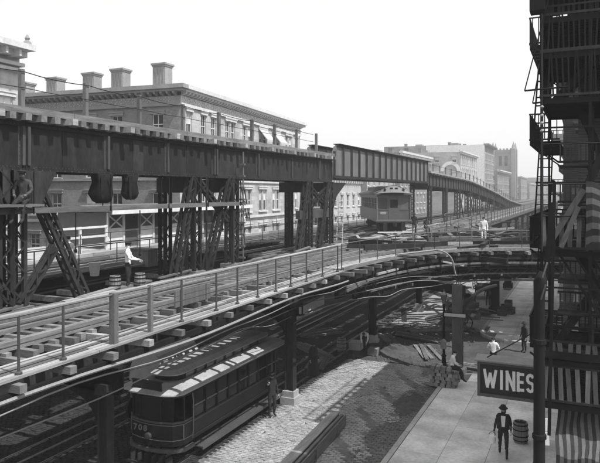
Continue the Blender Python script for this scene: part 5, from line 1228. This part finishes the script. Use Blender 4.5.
for x, y, rz, n, lab in ((-13.2, 31.6, .2, 3, 'planks lying beside the street rails left of the woman'), (-9.8, 39.6, 1.2, 3, 'planks strewn beyond the street column'), (-8.2, 36.2, .4, 2, 'short planks by the earth mound'), (-15.6, 38, -.5, 4, 'dim stack of planks between the far street columns')):
    c = empty('plank_stack', (x, y, 0), rz, lab, 'plank stack', 'plank stacks on the roadway')
    for k in range(n*2): stick('plank', (-.4+.36*(k % 3)+rnd.uniform(-.1,.1), -1.5+rnd.uniform(-.4,.2), .04+.07*(k//3)), (-.4+.36*(k % 3)+rnd.uniform(-.2,.2), 1.4+rnd.uniform(-.3,.3), .04+.07*(k//3)), .22, .06, 'old_timber', c)
barrel('dark barrel in the roadway beside the crouching man', (-12.9, 34.3, 0), .28, .8)
cart('hand cart half hidden behind the pale street column', (-7.6, 43.5, 0), 1.9, False)
# stone blocks beside the bending man, rubble and earth
for i, (x, y, s_, lab) in enumerate(((-12.3, 35.2, .4, 'left dark stone block beside the crouching man'), (-11.0, 34.4, .3, 'pale stone block in front of the crouching man'))):
    mb = MB(); vs = [(dx*s_*rnd.uniform(.8,1.1), dy*s_*rnd.uniform(.8,1.1), z+rnd.uniform(-.05,.05)) for z in (0, .5-.1*i) for dx, dy in ((-1,-1),(1,-1),(1,1),(-1,1))]
    o = mb.add(vs, [(0,3,2,1),(4,5,6,7),(0,1,5,4),(1,2,6,5),(2,3,7,6),(3,0,4,7)]).build('stone_block', 'sack' if i else 'kerb'); o.location = (x, y, 0); tag(o, lab, 'stone block')
def mound(cx, cy, rx, ry, h):
    b = MB(); n, m_ = 22, 9; vs = [(cx, cy, h)]
    for j in range(1, m_+1):
        for k in range(n):
            t = 2*math.pi*k/n; q = j/m_; vs.append((cx+rx*q*math.cos(t), cy+ry*q*math.sin(t), h*(1-q)**1.2*(1+rnd.uniform(-.3,.3))-.03*q))
    fs = [(0, 1+k, 1+(k+1) % n) for k in range(n)]+[(1+(j-1)*n+k, 1+j*n+k, 1+j*n+(k+1) % n, 1+(j-1)*n+(k+1) % n) for j in range(1, m_) for k in range(n)]
    return b.add(vs, fs)
for x, y, rx, ry, h, lab in ((-10.6, 36.0, 2.2, 1.4, .45, 'low mound of dug earth under the branch viaduct'), (-7.0, 27.0, .9, 2.6, .16, 'spread of loose dirt along the gutter'), (-9.3, 46, 1.6, 2.2, .35, 'dirt heap farther up the roadway')):
    o = mound(x, y, rx, ry, h).build('dirt_mound', 'road_dirt', None, 'stuff'); tag(o, lab, 'dirt')
mb = MB()
for i in range(1500):
    x = rnd.uniform(-12.5, -6.3); y = rnd.uniform(16, 44)
    if x < -7.6 and y < 33 and rnd.random() < .85: continue
    s_ = rnd.uniform(.02, .07) if rnd.random() < .95 else rnd.uniform(.08, .16); z = .03
    p = [(x+s_*rnd.uniform(.6,1.2)*math.cos(a+rnd.uniform(-.3,.3)), y+s_*rnd.uniform(.6,1.2)*math.sin(a), z-.03) for a in (0, 1.57, 3.14, 4.7)]
    mb.add(p+[(x+rnd.uniform(-.3,.3)*s_, y, z+s_*.6)], [(0,1,4),(1,2,4),(2,3,4),(3,0,4)])
o = mb.build('rubble', 'rubble', None, 'stuff'); tag(o, 'scattered stone chips and rubble on the roadway', 'rubble')
struct('avenue_roadway', MB().box(-12.5, -6.3, 43, 400, -.018, .0), 'cobble')

# ------------------------------------------------------------------ people
dg = None
def person(label, loc, heading, cols, pose=None, hat=None, dress=False, h=1.72, group=None, hold=None):
    """cols: shirt, trousers, skin, shoes, hair; pose: joint overrides in metres, facing +Y, x to the right"""
    J = {'pel': (0,0,.94), 'wai': (0,0,1.08), 'che': (0,.0,1.3), 'nec': (0,0,1.47), 'hea': (0,.02,1.56), 'top': (0,.01,1.69),
         'lsh': (-.17,0,1.41), 'lel': (-.24,-.02,1.13), 'lwr': (-.25,.08,.88), 'lha': (-.25,.12,.80),
         'rsh': (.17,0,1.41), 'rel': (.24,-.02,1.13), 'rwr': (.25,.08,.88), 'rha': (.25,.12,.80),
         'lhi': (-.1,0,.9), 'lkn': (-.11,.03,.5), 'lan': (-.11,-.01,.09), 'lto': (-.12,.15,.035),
         'rhi': (.1,0,.9), 'rkn': (.11,.03,.5), 'ran': (.11,-.01,.09), 'rto': (.12,.15,.035)}
    J.update(pose or {})
    Rr = {'pel': .15, 'wai': .135, 'che': .165, 'nec': .06, 'hea': .085, 'top': .07, 'lsh': .075, 'lel': .05, 'lwr': .036, 'lha': .042, 'rsh': .075, 'rel': .05, 'rwr': .036, 'rha': .042,
          'lhi': .105, 'lkn': .07, 'lan': .05, 'lto': .04, 'rhi': .105, 'rkn': .07, 'ran': .05, 'rto': .04}
    if dress: Rr['wai'] = .12
    E = [('pel','wai'),('wai','che'),('che','nec'),('nec','hea'),('hea','top'),('che','lsh'),('lsh','lel'),('lel','lwr'),('lwr','lha'),('che','rsh'),('rsh','rel'),('rel','rwr'),('rwr','rha'),
         ('pel','lhi'),('lhi','lkn'),('lkn','lan'),('lan','lto'),('pel','rhi'),('rhi','rkn'),('rkn','ran'),('ran','rto')]
    names = list(J); k = h/1.72
    me = bpy.data.meshes.new('skel'); me.from_pydata([Vector(J[n])*k for n in names], [(names.index(a), names.index(b)) for a, b in E], [])
    o = bpy.data.objects.new('skel', me); C.objects.link(o)
    md = o.modifiers.new('Skin', 'SKIN'); md.use_smooth_shade = True
    for i, n in enumerate(names):
        r_ = Rr[n]*k; sv = me.skin_vertices[0].data[i]; sv.radius = (r_, r_*(.72 if n in ('pel', 'wai', 'che') else 1)); sv.use_root = (n == 'pel')
    o.modifiers.new('Sub', 'SUBSURF').levels = 2; o.modifiers['Sub'].render_levels = 2
    bpy.context.view_layer.update()
    m2 = bpy.data.meshes.new_from_object(o.evaluated_get(bpy.context.evaluated_depsgraph_get()))
    bpy.data.objects.remove(o, do_unlink=True)
    for c in cols[:4]: m2.materials.append(M[c])
    col = {}
    for a, b in E:
        if a in ('nec', 'hea') : s = 2
        elif b in ('lha', 'rha'): s = 2
        elif b in ('lto', 'rto'): s = 3
        elif b in ('lhi', 'rhi', 'lkn', 'rkn', 'lan', 'ran'): s = 1
        else: s = 0
        col[(a, b)] = s
    for p in m2.polygons:
        best = 9; cs = 0
        for (a, b), s in col.items():
            A = Vector(J[a])*k; B = Vector(J[b])*k; t = max(0, min(1, (p.center-A).dot(B-A)/max(1e-6, (B-A).length_squared)))
            d = (p.center-(A+(B-A)*t)).length/max(Rr[a], Rr[b])
            if d < best: best = d; cs = s
        p.material_index = cs; p.use_smooth = True
    cl = {i for p in m2.polygons if p.material_index < 2 for i in p.vertices}
    for i in cl:
        v = m2.vertices[i]; q = Vector((v.co.x*9+loc[0], v.co.y*9+loc[1], v.co.z*16)); v.co += v.normal*(noise.noise(q)*.022-.002)
    # nose, ears, fingers joined into the same body mesh
    mb = MB(); hd = Vector(J['hea'])*k; fz = (Vector(J['hea'])-Vector(J['nec'])); hc_ = (Vector(J['hea'])+Vector(J['top']))/2*k
    mb.tube([hc_+Vector((0, .07, .0)), hc_+Vector((0, .105, -.03)), hc_+Vector((0, .08, -.04))], [.01, .016, .01], 5)
    for s in (-1, 1): mb.tube([hc_+Vector((s*.08, 0, .02)), hc_+Vector((s*.092, -.01, -.03))], .014, 5)
    nface = len(mb.f)
    for sd_ in ('l', 'r'):
        hnd = Vector(J[sd_+'ha'])*k; dr_ = (hnd-Vector(J[sd_+'wr'])*k).normalized(); sdv = dr_.cross(Vector((1, 0, 0)));
        sdv = sdv.normalized() if sdv.length > .1 else Vector((0, 0, 1))
        crl = Vector((-1 if sd_ == 'r' else 1, 0, 0))
        for q in range(4):
            b0 = hnd+sdv*(.027-.018*q)+dr_*.02; L_ = (.07, .08, .075, .06)[q]
            mb.tube([b0, b0+dr_*L_*.55, b0+dr_*L_*.85+crl*.03], [.0095, .009, .007], 5)
        b0 = hnd+sdv*.03; mb.tube([b0, b0+sdv*.025+dr_*.03, b0+sdv*.02+dr_*.06], [.012, .010, .008], 5)
    nv0 = len(m2.vertices); vs = [tuple(v.co) for v in m2.vertices]+mb.v; fs = [tuple(p.vertices) for p in m2.polygons]+[tuple(i+nv0 for i in f_) for f_ in mb.f]
    mi = [p.material_index for p in m2.polygons]+[2]*len(mb.f)
    m3 = bpy.data.meshes.new('body'); m3.from_pydata(vs, [], fs)
    for c in cols[:4]: m3.materials.append(M[c])
    m3.polygons.foreach_set('material_index', mi); m3.polygons.foreach_set('use_smooth', [True]*len(fs)); bpy.data.meshes.remove(m2)
    root = empty('person', loc, heading, label, 'person', group)
    body = bpy.data.objects.new('body', m3); C.objects.link(body); body.parent = root
    # hair
    hr = MB().lathe((0, 0, 0), [(.092, -.01), (.1, .03), (.085, .075), (.04, .1)], 10).build('hair', cols[4], root, smooth=True); hr.location = hc_+Vector((0, -.012, .0))
    # eyes and mouth
    f_ = MB()
    for s in (-1, 1): f_.box(s*.032-.012, s*.032+.012, .074, .084, .002, .014)
    f_.box(-.025, .025, .072, .084, -.062, -.053); fo = f_.build('eyes_and_mouth', 'skin_dark', root); fo.location = hc_
    tz = (Vector(J['top'])*k)
    if hat == 'derby': ho = MB().lathe((0, 0, 0), [(.155, -.005), (.16, .01), (.1, .015), (.1, .07), (.075, .115), (.02, .125)], 14).build('hat', 'cloth_black', root, smooth=True); ho.location = tz-Vector((0, 0, .02))
    if hat == 'cap': ho = MB().lathe((0, 0, 0), [(.1, 0), (.125, .04), (.11, .07), (.03, .08)], 12).box(-.07, .07, .06, .17, -.005, .01).build('cap', 'cloth_black', root); ho.location = tz-Vector((0, 0, .03))
    if hat == 'straw': ho = MB().lathe((0, 0, 0), [(.21, -.01), (.21, .005), (.105, .012), (.1, .1), (.02, .105)], 14).build('hat', 'canvas_pale', root); ho.location = tz-Vector((0, 0, .02))
    if dress:
        n = 16; pr = [(.155, 1.08), (.2, .9), (.27, .5), (.36, .06), (.37, .03)]; vs = []
        for r_, z in pr:
            for q in range(n): t = 2*math.pi*q/n; rr = r_*(1+.07*math.sin(5*t))*k; vs.append((rr*math.cos(t), rr*.9*math.sin(t)-.06*(1.08-z), z*k))
        MB().add(vs, [(a*n+q, a*n+(q+1) % n, (a+1)*n+(q+1) % n, (a+1)*n+q) for a in range(len(pr)-1) for q in range(n)]).build('skirt', cols[0], root, smooth=True)
        MB().lathe((0, 0, 0), [(.24, 1.0), (.23, 1.25), (.15, 1.44), (.07, 1.5)], 12).build('shawl', cols[0], root, smooth=True)
    return root, J, k
BLK = ['cloth_black', 'cloth_black', 'skin', 'cloth_black', 'cloth_black']; WHT = ['cloth_white', 'cloth_black', 'skin', 'cloth_black', 'cloth_black']; GRY = ['cloth_grey', 'cloth_black', 'skin', 'cloth_black', 'cloth_black']
stride = {'lkn': (-.11,.2,.52), 'lan': (-.12,.26,.1), 'lto': (-.12,.42,.06), 'rkn': (.11,-.02,.5), 'ran': (.12,-.26,.13), 'rto': (.12,-.12,.04), 'lel': (-.25,-.1,1.14), 'lwr': (-.26,-.02,.9), 'lha': (-.26,.02,.82), 'rel': (.26,-.02,1.13), 'rwr': (.3,.08,.88), 'rha': (.3,.1,.79)}
toc = math.pi + .1                                       # facing the camera
pr, J, k = person('man in dark suit and hat walking on the pavement with a pail', (-2.58, 22.77, .15), toc, BLK, stride, 'derby', h=1.7)
MB().prism([(-.05, 1.05), (.05, 1.05), (.075, 1.42), (-.075, 1.42)], 1, .135, .16).build('shirt_front', 'cloth_white', pr)
MB().lathe((0, 0, 0), [(.22, .94), (.21, 1.1), (.225, 1.25), (.2, 1.38)], 14).build('jacket', 'cloth_black', pr, smooth=True).scale = (1, .68, 1)
pa = empty('pail', (-2.58-.34, 22.77-.16, .15+.45), label='small pale metal pail carried by the man in the dark suit', cat='pail')
MB().lathe((0, 0, 0), [(.09, 0), (.125, .24), (.135, .25)], 12).build('body', 'sign_white', pa); MB().tube([(.12*math.cos(R(a)), 0, .24+.14*math.sin(R(a))) for a in range(0, 181, 20)], .008, 4).build('handle', 'iron', pa)
sit = {'pel': (0,0,.72), 'wai': (0,.03,.86), 'che': (0,.1,1.08), 'nec': (0,.16,1.24), 'hea': (0,.2,1.33), 'top': (0,.22,1.46), 'lsh': (-.17,.1,1.18), 'rsh': (.17,.1,1.18), 'lel': (-.24,.16,.94), 'rel': (.24,.16,.94), 'lwr': (-.16,.36,.82), 'rwr': (.16,.36,.82), 'lha': (-.12,.44,.8), 'rha': (.12,.44,.8),
       'lhi': (-.1,.05,.7), 'rhi': (.1,.05,.7), 'lkn': (-.13,.44,.62), 'rkn': (.13,.46,.6), 'lan': (-.12,.5,.16), 'ran': (.13,.56,.14), 'lto': (-.12,.66,.08), 'rto': (.14,.72,.07)}
person('man in white shirt seated on the pile of paving blocks', (-5.75, 29.9, .14+.2), -R(70), WHT, sit, None)
person('man in white shirt seen from behind above the wines sign', (-4.35, 34.0, 0), .1, WHT, {'lel': (-.3,.0,1.15), 'lwr': (-.16,.12,1.0), 'lha': (-.1,.16,1.0), 'rel': (.3,0,1.15), 'rwr': (.16,.12,1.0), 'rha': (.1,.16,1.0)}, None)
person('woman in a long black dress crossing the street under the railway', (-12.5, 29.2, .03), toc+.8, BLK, None, None, True, 1.62)
person('dark dressed man standing beside the streetcar', (-11.75, 23.1, .05), toc+.9, BLK, {'rel': (.3,.05,1.2), 'rwr': (.3,.2,1.35), 'rha': (.3,.24,1.42)}, 'cap', h=1.76)
bend = {'wai': (0,.06,1.04), 'che': (0,.32,1.14), 'nec': (0,.5,1.15), 'hea': (0,.6,1.16), 'top': (0,.72,1.14), 'lsh': (-.17,.42,1.14), 'rsh': (.17,.42,1.14), 'lel': (-.2,.44,.88), 'rel': (.2,.44,.88), 'lwr': (-.15,.5,.64), 'rwr': (.15,.5,.64), 'lha': (-.13,.52,.56), 'rha': (.13,.52,.56)}
person('man in white blouse stooping over stones in the dark roadway', (-11.6, 34.9, 0), toc, WHT, bend, None)
person('dark figure standing at the far side of the pavement by the right edge', (-3.2, 38.6, 0), toc-.9, BLK, None, 'derby')
sit2 = dict(sit)
person('dark clothed man seated on the scaffold beam at the left edge', (-14.75, 13.25, 8.97-.62), toc+.4, ['cloth_grey', 'cloth_black', 'skin_dark', 'cloth_black', 'cloth_black'], sit2, 'cap', h=1.8)
person('bareheaded worker in white shirt and braces behind the first bent', (-17.9, 18.1, DZ), .6, WHT, {'lel': (-.3,.1,1.2), 'lwr': (-.2,.3,1.2), 'lha': (-.16,.36,1.22)}, None)
person('worker in white shirt standing beside the near track by the kegs', (-14.75, 17.75, DZ-.1), R(-60), WHT, {'rel': (.24,.1,1.16), 'rwr': (.2,.34,1.12), 'rha': (.18,.42,1.1), 'lel': (-.24,.1,1.16), 'lwr': (-.2,.34,1.08), 'lha': (-.18,.42,1.05)}, 'cap')
person('man in pale jacket and straw hat on the far deck below the second span', (-24.6, 43.2, DZ), toc, ['cloth_white', 'cloth_grey', 'skin', 'cloth_black', 'cloth_black'], None, 'straw')
person('dark suited man standing right of the elevated train', (-12.2, 48.6, DZ), toc, BLK, None, 'derby')
person('crouching dark worker on the track right of the elevated train', (-11.6, 49.9, DZ-.1), toc+.5, GRY, sit, 'cap')
person('man in white on the branch viaduct above the side street', (-6.2, 43.6, DZ), toc, ['cloth_white', 'cloth_white', 'skin', 'cloth_black', 'cloth_black'], None, None)
for x, y, hd_, c, lab in ((-7.2, 53, .3, BLK, 'dark pedestrian beside the carts beyond the side street'), (-3.5, 58, 3.0, GRY, 'pedestrian in grey on the far pavement'), (-4.6, 72, 3.1, WHT, 'pedestrian in a white shirt far up the pavement')):
    person(lab, (x, y, .14 if x > -6.2 else 0), hd_, c, None, 'derby' if c is not WHT else None)

# ------------------------------------------------------------------ haze
hz = MB().box(-260, 140, -20, 700, -1.2, 60).build('haze', 'paving', None, 'stuff')
hm = bpy.data.materials.new('haze'); hm.use_nodes = True; t = hm.node_tree; t.nodes.clear()
pv = t.nodes.new('ShaderNodeVolumePrincipled'); pv.inputs['Density'].default_value = 0.0010; pv.inputs['Color'].default_value = (1, 1, 1, 1); pv.inputs['Anisotropy'].default_value = 0.2
ou = t.nodes.new('ShaderNodeOutputMaterial'); t.links.new(pv.outputs[0], ou.inputs['Volume'])
hz.data.materials.clear(); hz.data.materials.append(hm)
